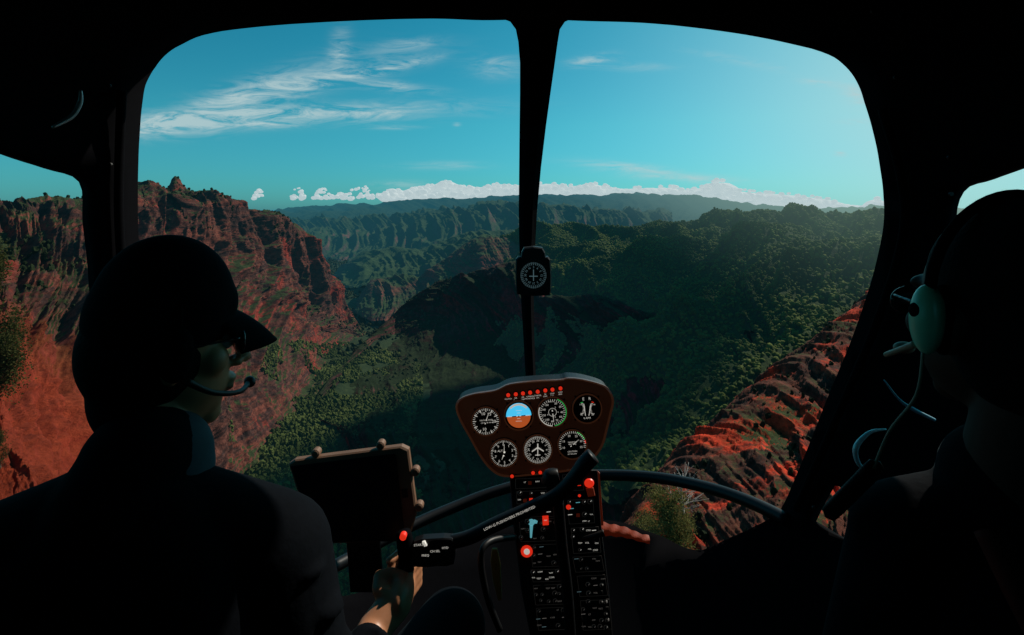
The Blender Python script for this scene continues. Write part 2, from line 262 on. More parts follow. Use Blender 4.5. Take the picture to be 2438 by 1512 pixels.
# ------------------------------------------------------------------ forest
def ico(sub):
    bm=bmesh.new(); bmesh.ops.create_icosphere(bm,subdivisions=sub,radius=1); v=np.array([x.co[:] for x in bm.verts]); f=np.array([[q.index for q in x.verts] for x in bm.faces]); bm.free(); return v,f
IV,IF=ico(2)
def foliage_mat(name,c0,c1,c2,Ld=12000.0,sc=0.35,trl=0.3):
    m,nt,N,L=newmat(name); out=N.new("ShaderNodeOutputMaterial"); b=N.new("ShaderNodeBsdfPrincipled"); b.inputs["Roughness"].default_value=0.9; b.inputs["Specular IOR Level"].default_value=0.15
    g=N.new("ShaderNodeNewGeometry"); n=N.new("ShaderNodeTexNoise"); n.inputs["Scale"].default_value=sc; n.inputs["Detail"].default_value=6; n.inputs["Roughness"].default_value=0.8; L.new(g.outputs["Position"],n.inputs["Vector"])
    n2=N.new("ShaderNodeTexNoise"); n2.inputs["Scale"].default_value=sc*0.03; n2.inputs["Detail"].default_value=4; L.new(g.outputs["Position"],n2.inputs["Vector"])
    ad=N.new("ShaderNodeMath"); ad.operation='ADD'; L.new(n.outputs["Fac"],ad.inputs[0]); L.new(n2.outputs["Fac"],ad.inputs[1])
    hf=N.new("ShaderNodeMath"); hf.operation='MULTIPLY'; hf.inputs[1].default_value=0.5; L.new(ad.outputs[0],hf.inputs[0])
    r=ramp(N,[(0.38,c0),(0.5,c1),(0.60,c2)]); L.new(hf.outputs[0],r.inputs[0]); L.new(r.outputs[0],b.inputs["Base Color"])
    tr=N.new("ShaderNodeBsdfTranslucent"); L.new(r.outputs[0],tr.inputs[0]); ms=N.new("ShaderNodeMixShader"); ms.inputs[0].default_value=trl; L.new(b.outputs[0],ms.inputs[1]); L.new(tr.outputs[0],ms.inputs[2])
    bp=N.new("ShaderNodeBump"); bp.inputs["Distance"].default_value=1.0/sc*0.3; L.new(n.outputs["Fac"],bp.inputs["Height"]); L.new(bp.outputs[0],b.inputs["Normal"])
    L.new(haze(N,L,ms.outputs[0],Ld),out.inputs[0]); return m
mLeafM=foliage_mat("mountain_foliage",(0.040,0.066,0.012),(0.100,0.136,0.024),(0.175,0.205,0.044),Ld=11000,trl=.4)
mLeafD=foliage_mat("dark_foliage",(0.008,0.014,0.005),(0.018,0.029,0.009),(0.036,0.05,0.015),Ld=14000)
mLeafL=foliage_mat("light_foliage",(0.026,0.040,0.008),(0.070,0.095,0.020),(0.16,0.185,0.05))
def scatter(name,patch,n,size,mat,pxr,tr,slopemin=0.0,noisethr=None,seed=1,tall=1.2,smooth=False):
    rs=np.random.RandomState(seed); G,px,t,nn=PATCH[patch]; nv,nu,_=G.shape
    A=np.linalg.norm(np.cross(G[1:,:-1]-G[:-1,:-1],G[:-1,1:]-G[:-1,:-1]),axis=2)
    mk=((px[None,:-1]>pxr[0])&(px[None,:-1]<pxr[1])&(t[:-1,None]>tr[0])&(t[:-1,None]<tr[1]))
    w=(A*mk).ravel(); w/=w.sum(); c=rs.choice(len(w),n,p=w); i=c//(nu-1); j=c%(nu-1)
    a=rs.rand(n)[:,None]; b=rs.rand(n)[:,None]
    P=G[i,j]*(1-a)*(1-b)+G[i+1,j]*a*(1-b)+G[i,j+1]*(1-a)*b+G[i+1,j+1]*a*b
    keep=np.ones(n,bool)
    if slopemin>0:
        nx=np.cross(G[i,j+1]-G[i,j],G[i+1,j]-G[i,j]); nx/=np.linalg.norm(nx,axis=1,keepdims=True)+1e-9; keep&=np.abs(nx[:,2])>slopemin
    if noisethr is not None: keep&=fbm(P/noisethr[1],3,seed)>noisethr[0]
    P=P[keep]; n=len(P)
    s=size[0]+(size[1]-size[0])*rs.rand(n)**2
    V=IV[None]*(1+0.30*(rs.rand(n,len(IV),1)-0.5)*2)
    V=V+0.14*(rs.rand(n,len(IV),3)-0.5)*2
    ht=s*tall*(0.8+0.6*rs.rand(n))
    V=V*np.stack([s*(0.8+0.4*rs.rand(n)),s*(0.8+0.4*rs.rand(n)),ht],1)[:,None,:]
    V=V+P[:,None,:]+np.array([0,0,1.0])*(ht*0.45)[:,None,None]
    Fc=(IF[None]+(np.arange(n)*len(IV))[:,None,None]).reshape(-1,3)
    o=mkmesh(name,V.reshape(-1,3),Fc,mat,smooth=smooth); tag(o,kind="stuff"); return o
o=scatter("forest","forested_mountain",44000,(1.8,4.4),mLeafM,(1180,2400),(0.7,6.95),seed=5,tall=0.95,smooth=True); tag(o,"dense green forest covering the mountain slopes","forest")
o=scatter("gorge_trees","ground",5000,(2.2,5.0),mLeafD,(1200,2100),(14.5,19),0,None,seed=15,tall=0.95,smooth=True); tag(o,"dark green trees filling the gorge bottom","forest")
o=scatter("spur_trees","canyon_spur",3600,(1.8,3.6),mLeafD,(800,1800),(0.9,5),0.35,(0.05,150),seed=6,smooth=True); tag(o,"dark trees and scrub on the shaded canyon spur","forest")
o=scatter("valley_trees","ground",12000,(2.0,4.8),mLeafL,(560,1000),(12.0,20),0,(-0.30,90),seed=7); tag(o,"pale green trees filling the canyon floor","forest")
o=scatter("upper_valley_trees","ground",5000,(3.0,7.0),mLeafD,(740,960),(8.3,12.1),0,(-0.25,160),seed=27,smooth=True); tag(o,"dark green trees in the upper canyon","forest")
o=scatter("ridge_scrub","cliff_ridge",4800,(1.5,3.6),mLeafD,(-500,885),(0.8,2.9),0.45,(0.0,120),seed=8); tag(o,"dark green scrub clinging to the rocky cliff ridge","shrubs")
o=scatter("foot_scrub","cliff_ridge",5000,(1.5,3.8),mLeafL,(520,885),(3.5,5.9),0.3,(-0.05,100),seed=18); tag(o,"pale green scrub at the foot of the cliff","shrubs")
o=scatter("slope_scrub","red_slope",1900,(0.2,0.9),mLeafD,(1380,2600),(0.9,2.6),0.3,(0.08,30),seed=9); tag(o,"low dry scrub on the red earth slope","shrubs")
mBark=simple("bark",(0.06,0.045,0.03),0.9,noise=0.5,nscale=2)
mDead=simple("dead_wood",(0.35,0.32,0.28),0.8,noise=0.3,nscale=2)
mOlive=foliage_mat("olive_foliage",(0.05,0.055,0.014),(0.13,0.12,0.03),(0.28,0.25,0.08),sc=1.5)
mOliveD=foliage_mat("deep_olive_foliage",(0.018,0.022,0.006),(0.05,0.052,0.012),(0.10,0.095,0.025),sc=1.5)
def tubev(pts,rad,k=8):
    V=[];Fs=[];pts=[Vector(p) for p in pts]
    for i,p in enumerate(pts):
        d=(pts[min(i+1,len(pts)-1)]-pts[max(i-1,0)]).normalized()
        a=d.orthogonal().normalized() if i==0 else (pa-d*pa.dot(d)).normalized()
        pa=a; b=d.cross(a); r=rad[i] if hasattr(rad,'__len__') else rad
        for j in range(k):
            an=2*math.pi*j/k; V.append(p+a*math.cos(an)*r+b*math.sin(an)*r)
    for i in range(len(pts)-1):
        for j in range(k):
            Fs.append((i*k+j,i*k+(j+1)%k,(i+1)*k+(j+1)%k,(i+1)*k+j))
    Fs.append(tuple(range(k-1,-1,-1))); Fs.append(tuple(range((len(pts)-1)*k,len(pts)*k)))
    return V,Fs
def smoothpts(P,n=6):
    P=[Vector(p) for p in P]; out=[]
    for i in range(len(P)-1):
        p0=P[max(i-1,0)];p1=P[i];p2=P[i+1];p3=P[min(i+2,len(P)-1)]
        for k in range(n):
            f=k/n; out.append(0.5*((2*p1)+(p2-p0)*f+(2*p0-5*p1+4*p2-p3)*f*f+(-p0+3*p1-3*p2+p3)*f**3))
    out.append(P[-1]); return out
def tube(name,pts,rad,mat,parent=None,k=10,sm=6):
    n0=len(pts); q=smoothpts(pts,sm) if sm>1 else [Vector(p) for p in pts]
    if hasattr(rad,'__len__'): rr=list(np.interp(np.linspace(0,n0-1,len(q)),range(n0),rad))
    else: rr=rad
    V,Fs=tubev(q,rr,k); return mkmesh(name,V,Fs,mat,smooth=True,parent=parent)
def tree(base,h,w,mat,label,nleaf=5000,seed=0,dead=False,ls=.010):
    rs=random.Random(seed); V=[];Fs=[];tips=[]
    def add(pts,r0,r1):
        q=smoothpts(pts,3); v,f=tubev(q,list(np.linspace(r0,r1,len(q))),6); o=len(V); V.extend(v); Fs.extend([tuple(i+o for i in x) for x in f])
    base=Vector(base); top=base+Vector((rs.uniform(-.1,.1)*w,0,h*0.8))
    mid=base.lerp(top,.5)+Vector((rs.uniform(-.06,.06)*h,rs.uniform(-.05,.05)*h,0)); add([base-Vector((0,0,h*.05)),mid,top],h*.028,h*.008)
    for i in range(26 if dead else 18):
        t=rs.uniform(.12,.98); p=base.lerp(mid,t*2) if t<.5 else mid.lerp(top,t*2-1)
        a=rs.uniform(0,6.28); l=w*.5*rs.uniform(.5,1.05)*(1.15-.5*t)
        e=p+Vector((math.cos(a)*l,math.sin(a)*l,h*rs.uniform(.05,.22))); m=p.lerp(e,.5)+Vector((rs.uniform(-.1,.1)*l,rs.uniform(-.1,.1)*l,-.02*h))
        add([p,m,e],h*.010,h*.003); tips.append(e); tips.append(m)
        for k in range(3):
            e2=p.lerp(e,rs.uniform(.4,.9))+Vector((rs.uniform(-.35,.35)*l,rs.uniform(-.35,.35)*l,rs.uniform(0,.12)*h)); add([p.lerp(e,.4),e2],h*.005,h*.0015); tips.append(e2)
    if dead:
        t=mkmesh("dead_tree",V,Fs,mat,smooth=True,origin=base); tag(t,label,"tree"); return
    root=empty("tree",base); tag(root,label,"tree")
    mkmesh("trunk",V,Fs,mBark,smooth=True,parent=root)
    R_=np.random.RandomState(seed); T=np.array([t[:] for t in tips]); c=T[R_.randint(0,len(T),nleaf)]
    c=c+R_.randn(nleaf,3)*np.array([w*.10,w*.10,h*.055])
    s=h*ls*(0.6+R_.rand(nleaf)); a=R_.randn(nleaf,3); a/=np.linalg.norm(a,axis=1,keepdims=True); b=np.cross(a,R_.randn(nleaf,3)); b/=np.linalg.norm(b,axis=1,keepdims=True)
    Q=np.stack([c-a*s[:,None],c+b*s[:,None]*.6,c+a*s[:,None],c-b*s[:,None]*.6],1).reshape(-1,3)
    mkmesh("crown",Q,np.arange(nleaf*4).reshape(-1,4),mat,parent=root)
def onpatch(name,px_,py_):
    G,px,t,n=PATCH[name]; a=G[:,:,0]/G[:,:,1]*F+1219; b=HZ-G[:,:,2]/G[:,:,1]*F
    d=(a-px_)**2+(b-py_)**2; k=np.unravel_index(np.argmin(d+(t[:,None]<1)*1e6),d.shape); return Vector(G[k])
b=onpatch("cliff_ridge",-30,1010); tree(b,b.y*0.34,b.y*0.10,mOliveD,"tall narrow olive-green tree on the canyon slope",26000,3,ls=.006)
b=onpatch("cliff_ridge",2,1120); tree(b,b.y*0.085,b.y*0.035,mOliveD,"small olive-green bush on red slope",4000,4)
b=onpatch("red_slope",1590,1330); tree(b,b.y*0.145,b.y*0.10,mOlive,"bushy sunlit olive tree on the rocky slope",14000,5)
b=onpatch("red_slope",1530,1300); tree(b,b.y*0.085,b.y*0.06,mOlive,"small olive bush on the rocky slope",5000,6)
b=onpatch("red_slope",1630,1225); tree(b,b.y*0.10,b.y*0.11,mDead,"bare grey dead tree with twisted branches",seed=7,dead=True)
# ------------------------------------------------------------------ cumulus clouds
mCl,nt,N,L=newmat("cloud_white"); out=N.new("ShaderNodeOutputMaterial"); b=N.new("ShaderNodeBsdfDiffuse"); b.inputs[0].default_value=(0.34,0.335,0.325,1)
tr=N.new("ShaderNodeBsdfTranslucent"); tr.inputs[0].default_value=(0.34,0.335,0.325,1); mt=N.new("ShaderNodeMixShader"); mt.inputs[0].default_value=0.5; L.new(b.outputs[0],mt.inputs[1]); L.new(tr.outputs[0],mt.inputs[2])
em=N.new("ShaderNodeEmission"); em.inputs[0].default_value=(0.56,0.68,0.71,1); em.inputs[1].default_value=0.62  # bluish emission stands in for fill light on the clouds' shaded sides
ad=N.new("ShaderNodeAddShader"); L.new(mt.outputs[0],ad.inputs[0]); L.new(em.outputs[0],ad.inputs[1]); L.new(ad.outputs[0],out.inputs[0])
IV3,IF3=ico(4)
top=np.array([(600,470),(612,444),(618,438),(630,472),(690,472),(702,446),(712,440),(730,470),(750,462),(765,436),(785,460),(825,455),(850,442),(870,438),(890,462),(915,455),(935,444),(960,450),(1000,438),(1040,434),(1065,424),(1100,438),(1150,440),(1200,430),(1240,434),(1300,428),(1350,438),(1420,430),(1470,442),(1550,440),(1600,438),(1640,446),(1690,434),(1705,422),(1722,422),(1745,446),(1800,450),(1870,454),(1950,464),(2030,482),(2065,484),(2085,466),(2108,474),(2180,478)],float)
rs=np.random.RandomState(4); CV=[];CF=[];off=0
def blob(c,rr,flat=0.85,na=0.2):
    global off
    v=IV3*rr*np.array([1.1,1.0,flat]); nn=fbm(IV3*1.3+c/977.0,3,3,False,0.45)[:,None]; v=v*(1+na*nn)+c
    CV.append(v); CF.append(IF3+off); off+=len(v)
def tp_at(a): return np.interp(a,top[:,0],top[:,1])
def bs_at(a): return 468 if a<900 else np.interp(a,[900,1240,1800,2180],[474,487,518,534])
a=905
while a<2180:
    tp=tp_at(a); bs=bs_at(a); h_=bs-tp
    for k in range(2):
        blob(np.array(R(a+rs.uniform(-4,4),tp+h_*(0.50+0.35*k),20900+rs.uniform(-200,200))),h_*0.40*20800/F,0.9)
    a+=8
for k in range(900):
    a=rs.uniform(600,2180); tp=tp_at(a); base=bs_at(a)
    if base-tp<4: continue
    f=rs.rand()**1.2; r=(3.6+3.6*rs.rand()+6*f*rs.rand())*(0.62 if a<900 else 1.0); py_=tp+(base-tp)*f; Y=20300+rs.uniform(-700,500)
    blob(np.array(R(a,py_+r*0.8,Y)),r*Y/F,0.75)
o=mkmesh("clouds",np.concatenate(CV),np.concatenate(CF),mCl,smooth=True); tag(o,"bank of white cumulus clouds along the horizon","clouds",kind="stuff")
CV=[];CF=[];off=0; IV3,IF3=ico(3)
tgt=np.array([45.0,940.0,-320.0]); cc=tgt+np.array(sd)*9500  # out-of-view cloud added along the sun line to shade the central slope
for k in range(140):
    an=rs.uniform(0,6.283); rad=math.sqrt(rs.rand()); c=cc+np.array([math.cos(an)*rad*250+0.1*math.sin(an)*rad*300,math.sin(an)*rad*330,rs.uniform(-20,40)])
    blob(c,rs.uniform(45,90),0.5,0.35)
o=mkmesh("shadow_cloud",np.concatenate(CV),np.concatenate(CF),mCl,smooth=True); tag(o,"unseen cloud added to shade the canyon spur","clouds",kind="stuff")
# ------------------------------------------------------------------ COCKPIT
mBlk=simple("cabin_black",(0.0020,0.0020,0.0030),0.9,spec=0.04)
mBlk2=simple("black_plastic",(0.006,0.006,0.007),0.45,spec=0.28)
mTrim=simple("dark_grey_trim",(0.012,0.010,0.009),0.5,spec=0.3)
mBrn=simple("worn_brown_trim",(0.09,0.036,0.018),0.3,noise=0.6,nscale=80,spec=0.7,bump=0.3,emi=(0.28,0.09,0.04),es=0.07)  # worn brown; the warm emission stands in for light on the rims
mPanel=simple("panel_brown",(0.10,0.038,0.018),0.4,noise=0.85,nscale=14,spec=0.5,bump=0.2,emi=(0.40,0.12,0.05),es=0.016)  # faint warm emission makes the panel face look lit
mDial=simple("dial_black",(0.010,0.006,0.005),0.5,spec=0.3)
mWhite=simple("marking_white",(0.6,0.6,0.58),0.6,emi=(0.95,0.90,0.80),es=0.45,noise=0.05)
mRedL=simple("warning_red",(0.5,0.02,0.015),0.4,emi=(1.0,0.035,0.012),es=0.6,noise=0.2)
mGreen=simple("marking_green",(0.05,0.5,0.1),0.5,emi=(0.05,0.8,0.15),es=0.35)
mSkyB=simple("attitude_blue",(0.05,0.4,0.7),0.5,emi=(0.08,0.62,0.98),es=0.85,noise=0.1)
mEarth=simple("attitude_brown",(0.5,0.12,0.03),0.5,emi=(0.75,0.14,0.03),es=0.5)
mTeal=simple("key_teal",(0.2,0.6,0.65),0.4,emi=(0.2,0.7,0.8),es=0.4)
mDim=simple("dim_marking",(0.15,0.2,0.22),0.6,emi=(0.3,0.5,0.55),es=0.15)
mDim2=simple("faint_marking",(0.15,0.12,0.10),0.6,emi=(0.5,0.45,0.4),es=0.14)
mEdge=simple("plate_edge",(0.03,0.028,0.026),0.4,emi=(0.3,0.28,0.25),es=0.03)
mOrange=simple("orange_glow",(0.26,0.035,0.010),0.6,noise=0.8,nscale=26,bump=0.5,emi=(0.6,0.06,0.010),es=0.045)  # colour and emission stand in for orange light beside the console
mCase=simple("tablet_case",(0.17,0.09,0.052),0.6,noise=0.35,nscale=25)
mScreen=simple("tablet_screen",(0.004,0.004,0.008),0.35,spec=0.3)
mMetal=simple("pale_metal",(0.75,0.8,0.82),0.3,metal=0.2)
mYel=simple("brass_yellow",(0.30,0.19,0.04),0.5)
def shellD(px_,py_):
    u=abs(px_-1219)/F; v=(HZ-py_)/F; c=0.60 if v>0 else 1.3; n=2.6
    return ((u/0.87)**n+(1/1.95)**n+(abs(v)/c)**n)**(-1/n)
heli=empty("helicopter",(0,0.6,-1.3)); tag(heli,"helicopter cockpit with black cabin frame and glowing instrument panel","helicopter")
def closed(P,n=5):
    out=[];K=len(P)
    for i in range(K):
        p0,p1,p2,p3=[Vector(P[(i+k)%K]) for k in (-1,0,1,2)]
        for k in range(n):
            f=k/n; out.append(0.5*((2*p1)+(p2-p0)*f+(2*p0-5*p1+4*p2-p3)*f*f+(-p0+3*p1-3*p2+p3)*f**3))
    return out
main=[(1280,34),(1150,36),(1030,32),(860,36),(650,48),(495,67),(418,97),(372,132),(340,180),(327,225),(318,320),(314,440),(316,570),(330,720),(370,950),(450,1250),(600,1400),(820,1425),(960,1350),(1200,1262),(1430,1242),(1560,1275),(1663,1315),(1745,1285),(1840,1240),(1872,1212),(1930,1080),(1990,930),(2040,810),(2085,680),(2108,590),(2118,530),(2118,470),(2110,400),(2095,320),(2075,250),(2056,195),(2025,150),(1965,113),(1815,77),(1660,54),(1530,42),(1400,38)]
lwin=[(-700,60),(-300,245),(0,362),(120,402),(203,434),(212,530),(224,640),(238,850),(250,1000),(240,1130),(120,1230),(-300,1290),(-700,1280)]
rwin=[(2279,457),(2350,428),(2438,396),(2700,300),(3000,500),(3050,800),(2900,1050),(2600,1100),(2380,1050),(2300,800),(2262,560)]
rtri=[(1976,1154),(2068,1170),(2062,1230),(2040,1297),(1985,1270),(1932,1238),(1950,1200)]
def pip(p,poly):
    x,y=p; c=False; j=len(poly)-1
    for i in range(len(poly)):
        xi,yi=poly[i][0],poly[i][1]; xj,yj=poly[j][0],poly[j][1]
        if (yi>y)!=(yj>y) and x<(xj-xi)*(y-yi)/(yj-yi)+xi: c=not c
        j=i
    return c
holes=[closed(main),closed(lwin,4),closed(rwin,4),closed(rtri,1)]
X0,X1,Y0,Y1=-1500,3950,-900,2400
def subdiv(P,step):
    out=[]
    for i in range(len(P)):
        a=Vector(P[i]);b=Vector(P[(i+1)%len(P)]);n=max(1,int((b-a).length/step))
        for k in range(n): out.append(a.lerp(b,k/n))
    return out
outer=subdiv([(X0,Y0),(X1,Y0),(X1,Y1),(X0,Y1)],110)
vs=[];es=[]
for lp in [outer]+holes:
    o0=len(vs); vs+= [Vector((p[0],p[1])) for p in lp]; es+=[(o0+i,o0+(i+1)%len(lp)) for i in range(len(lp))]
for x in range(X0+60,X1-20,85):
    for y in range(Y0+60,Y1-20,85):
        q=(x+random.uniform(-8,8),y+random.uniform(-8,8))
        if not any(pip(q,h) for h in holes): vs.append(Vector(q))
res=delaunay_2d_cdt(vs,es,[],0,1e-4)
rv,rf=res[0],res[2]; fs=[]
for f in rf:
    c=(sum(rv[i][0] for i in f)/len(f),sum(rv[i][1] for i in f)/len(f))
    if c[0]<X0 or c[0]>X1 or c[1]<Y0 or c[1]>Y1: continue
    if not any(pip(c,h) for h in holes): fs.append(tuple(f))
V3=[R(p[0],p[1],shellD(p[0],p[1])) for p in rv]
fr=mkmesh("cabin_frame",V3,fs,mBlk,smooth=True,parent=heli)
md=fr.modifiers.new("thick","SOLIDIFY"); md.thickness=0.03; md.offset=0
RV=[];RF=[]; n=len(outer)
for p in outer: RV.append(R(p[0],p[1],shellD(p[0],p[1])))
for p in outer:
    q=R(p[0],p[1],shellD(p[0],p[1])); RV.append(Vector((q.x,-0.9,q.z)))
for i in range(n):
    j=(i+1)%n; a=outer[i]; b2=outer[j]
    if (abs(a[0]-X0)<1 and abs(b2[0]-X0)<1 or abs(a[0]-X1)<1 and abs(b2[0]-X1)<1) and 350<a[1]<750: continue
    RF.append((i,j,n+j,n+i))
RF.append(tuple(range(n,2*n)))
mkmesh("cabin_interior",RV,RF,mBlk,parent=heli)
prof=[(25,1150,1420),(40,1185,1372),(52,1215,1345),(70,1228,1333),(100,1234,1328),(150,1238,1321),(220,1238,1311),(300,1237,1300),(400,1236,1288),(500,1235,1279),(570,1236,1275),(700,1240,1271),(800,1246,1272),(905,1252,1276),(980,1254,1278)]
PV=[];PF=[]
for (y,a,b_) in prof:
    d=shellD(1265,y)-0.01
    for (xx,dd) in ((a,0),(a+(b_-a)*.25,-.02),(b_-(b_-a)*.25,-.02),(b_,0),((a+b_)/2,.03)):
        PV.append(R(xx,y,d)+Vector((0,dd,0)))
for i in range(len(prof)-1):
    for j in range(5): PF.append((i*5+j,i*5+(j+1)%5,(i+1)*5+(j+1)%5,(i+1)*5+j))
PF.append((4,3,2,1,0)); k=(len(prof)-1)*5; PF.append((k,k+1,k+2,k+3,k+4))
mkmesh("windshield_pillar",PV,PF,mBlk,parent=heli)
def shp(x,y,k=0.985): return R(x,y,shellD(x,y)*k)
tube("windshield_bow",[shp(*p) for p in [(700,1400),(850,1320),(975,1254),(1080,1208),(1180,1170),(1300,1140),(1430,1131),(1560,1137),(1680,1160),(1780,1193),(1875,1238)]],0.016,mBlk2,heli)
tube("window_trim",[shp(*p,0.97) for p in [(1895,1215),(1990,1000),(2090,760),(2150,560),(2145,420),(2100,260)]],0.008,mBlk,heli)
tube("window_trim",[shp(*p,0.97) for p in [(290,215),(285,350),(283,500),(290,640)]],0.008,mBlk,heli)
o=tube("door_handle",[shp(*p,0.8) for p in [(192,215),(190,245),(170,278),(125,303)]],[0.002,0.0035,0.0035,0.002],simple("grey_metal",(0.4,0.45,0.48),0.4,metal=.5),heli)
o=tube("door_handle",[R(x,y,0.80) for x,y in [(2110,1022),(2070,1030),(2038,1065),(2045,1105),(2080,1135)]],[0.0012,0.0028,0.0042,0.0035,0.0012],mMetal,heli)
o=tube("door_strap",[R(x,y,0.78) for x,y in [(2105,905),(2140,950),(2175,975),(2225,1000)]],[0.001,0.0018,0.0032,0.0025],simple("blue_grey_strap",(0.16,0.34,0.44),0.5),heli)
for i,(x,y) in enumerate([(264,392),(262,205),(2258,375),(2262,462),(2130,185),(1936,1207),(2076,28)]):
    pc=shp(x,y,.965); g_=tubev([pc,pc+Vector((0,-.004,0))],.004,8); mkmesh("rivet",g_[0],g_[1],mTrim,parent=heli)
# panel builder -----------------------------------------------------
class PB:
    def __init__(s,Yp,py0=None,m=None):
        s.V=[];s.F=[];s.M=[];s.mats=[];s.Yp=Yp;s.m=m
        if m: s.z0=(HZ-py0)/F*Yp; s.n=Vector((0,-m,1)).normalized()
        else: s.n=Vector((0,-1,0))
        s.sc=Yp/F
    def mp(s,a,b,h):
        if s.m: v=(HZ-b)/F; Y=(s.z0-s.m*s.Yp)/(v-s.m)
        else: Y=s.Yp
        return R(a,b,Y)+s.n*(h*s.sc)
    def mi(s,mat):
        if mat not in s.mats: s.mats.append(mat)
        return s.mats.index(mat)
    def face(s,pts,h,mat):
        o=len(s.V); s.V+=[s.mp(a,b,h) for a,b in pts]; s.F.append(tuple(range(o,o+len(pts)))); s.M.append(s.mi(mat))
    def prism(s,pts,h0,h1,mat,bev=0):
        o=len(s.V);n=len(pts); cx=sum(p[0] for p in pts)/n; cy=sum(p[1] for p in pts)/n
        lv=[(h0,1.0),(h1-bev,1.0)] if not bev else [(h0,1.0),(h1-bev,1.0),(h1,None)]
        for h,k in lv:
            for a,b in pts:
                if k is None:
                    d=math.hypot(a-cx,b-cy); q=(d-bev)/d; s.V.append(s.mp(cx+(a-cx)*q,cy+(b-cy)*q,h))
                else: s.V.append(s.mp(a,b,h))
        L_=len(lv)
        for l in range(L_-1):
            for i in range(n): s.F.append((o+l*n+i,o+l*n+(i+1)%n,o+(l+1)*n+(i+1)%n,o+(l+1)*n+i)); s.M.append(s.mi(mat))
        s.F.append(tuple(o+(L_-1)*n+i for i in range(n))); s.M.append(s.mi(mat))
    def circ(s,cx,cy,r,n=28,a0=0,a1=360):
        return [(cx+r*math.cos(math.radians(a0+(a1-a0)*i/n)),cy+r*math.sin(math.radians(a0+(a1-a0)*i/n))) for i in range(n if a1-a0==360 else n+1)]
    def disc(s,cx,cy,r,h,mat): s.face(s.circ(cx,cy,r),h,mat)
    def ring(s,cx,cy,r0,r1,h0,h1,mat,a0=0,a1=360,n=32):
        for i in range(n):
            A=math.radians(a0+(a1-a0)*i/n);B=math.radians(a0+(a1-a0)*(i+1)/n)
            q=lambda r,t:(cx+r*math.cos(t),cy+r*math.sin(t))
            o=len(s.V); s.V+=[s.mp(*q(r0,A),h1),s.mp(*q(r1,A),h1),s.mp(*q(r1,B),h1),s.mp(*q(r0,B),h1),s.mp(*q(r0,A),h0),s.mp(*q(r0,B),h0),s.mp(*q(r1,A),h0),s.mp(*q(r1,B),h0)]
            m=s.mi(mat)
            s.F+=[(o,o+1,o+2,o+3)]; s.M.append(m)
            if abs(h1-h0)>0.01: s.F+=[(o+4,o,o+3,o+5),(o+1,o+6,o+7,o+2)]; s.M+=[m,m]
    def line(s,x0,y0,x1,y1,w,h,mat,w2=None):
        dx,dy=x1-x0,y1-y0; l=math.hypot(dx,dy) or 1; nx,ny=-dy/l*w/2,dx/l*w/2; k=1 if w2 is None else w2/w
        s.face([(x0+nx,y0+ny),(x1+nx*k,y1+ny*k),(x1-nx*k,y1-ny*k),(x0-nx,y0-ny)],h,mat)
    def ticks(s,cx,cy,r0,r1,n,w,h,mat,a0=0,a1=360):
        for i in range(n):
            t=math.radians(a0+(a1-a0)*i/n); s.line(cx+r0*math.cos(t),cy+r0*math.sin(t),cx+r1*math.cos(t),cy+r1*math.sin(t),w,h,mat)
    def text(s,body,cx,cy,size,h,mat,ang=0):
        cu=bpy.data.curves.new("lettering",'FONT'); cu.body=body; cu.size=size; cu.align_x='CENTER'; cu.align_y='CENTER'; cu.resolution_u=2
        ob=bpy.data.objects.new("lettering",cu); me=ob.to_mesh(); c,sn=math.cos(math.radians(ang)),math.sin(math.radians(ang)); o=len(s.V)
        for v in me.vertices:
            x,y=v.co.x,-v.co.y; s.V.append(s.mp(cx+x*c-y*sn,cy+x*sn+y*c,h))
        for p in me.polygons: s.F.append(tuple(o+i for i in p.vertices)); s.M.append(s.mi(mat))
        ob.to_mesh_clear(); bpy.data.objects.remove(ob); bpy.data.curves.remove(cu)
    def done(s,name,parent): return mkmesh(name,s.V,s.F,s.mats,s.M,parent=parent)
YP=1.15
pb=PB(YP)
ol=[(1215,915),(1280,908),(1335,905),(1352,901),(1385,904),(1432,917),(1450,932),(1458,955),(1452,985),(1443,1022),(1432,1060),(1408,1092),(1378,1112),(1335,1121),(1270,1128),(1208,1132),(1178,1122),(1150,1092),(1120,1040),(1097,998),(1088,968),(1098,950),(1130,938),(1180,930)]
ol=[(p[0],p[1]) for p in closed(ol,4)]
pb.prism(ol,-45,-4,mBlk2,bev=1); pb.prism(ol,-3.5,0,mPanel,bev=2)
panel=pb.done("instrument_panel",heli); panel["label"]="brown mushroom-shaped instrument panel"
r1=PB(YP); cxm=1275;cym=1015
n=len(ol)
for i in range(n):
    a=ol[i];b2=ol[(i+1)%n]
    q=lambda p,k:(cxm+(p[0]-cxm)*k,cym+(p[1]-cym)*k)
    for (ka,ha,kb,hb) in ((1.015,-5,1.018,4),(1.018,4,0.998,6),(0.998,6,0.99,0.5)):
        o0=len(r1.V); r1.V+=[r1.mp(*q(a,ka),ha),r1.mp(*q(b2,ka),ha),r1.mp(*q(b2,kb),hb),r1.mp(*q(a,kb),hb)]; r1.F.append((o0,o0+1,o0+2,o0+3)); r1.M.append(r1.mi(mBrn))
r1.done("panel_rim",panel)
def gauge(name,cx,cy,r,fn):
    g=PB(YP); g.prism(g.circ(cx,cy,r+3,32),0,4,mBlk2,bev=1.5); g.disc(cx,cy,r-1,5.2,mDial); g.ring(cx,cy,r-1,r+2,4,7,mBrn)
    for a in (45,135,225,315):
        t=math.radians(a); g.prism(g.circ(cx+(r+5)*math.cos(t),cy+(r+5)*math.sin(t),2.2,8),0,2.5,mTrim)
    fn(g,cx,cy,r); g.done(name,panel)
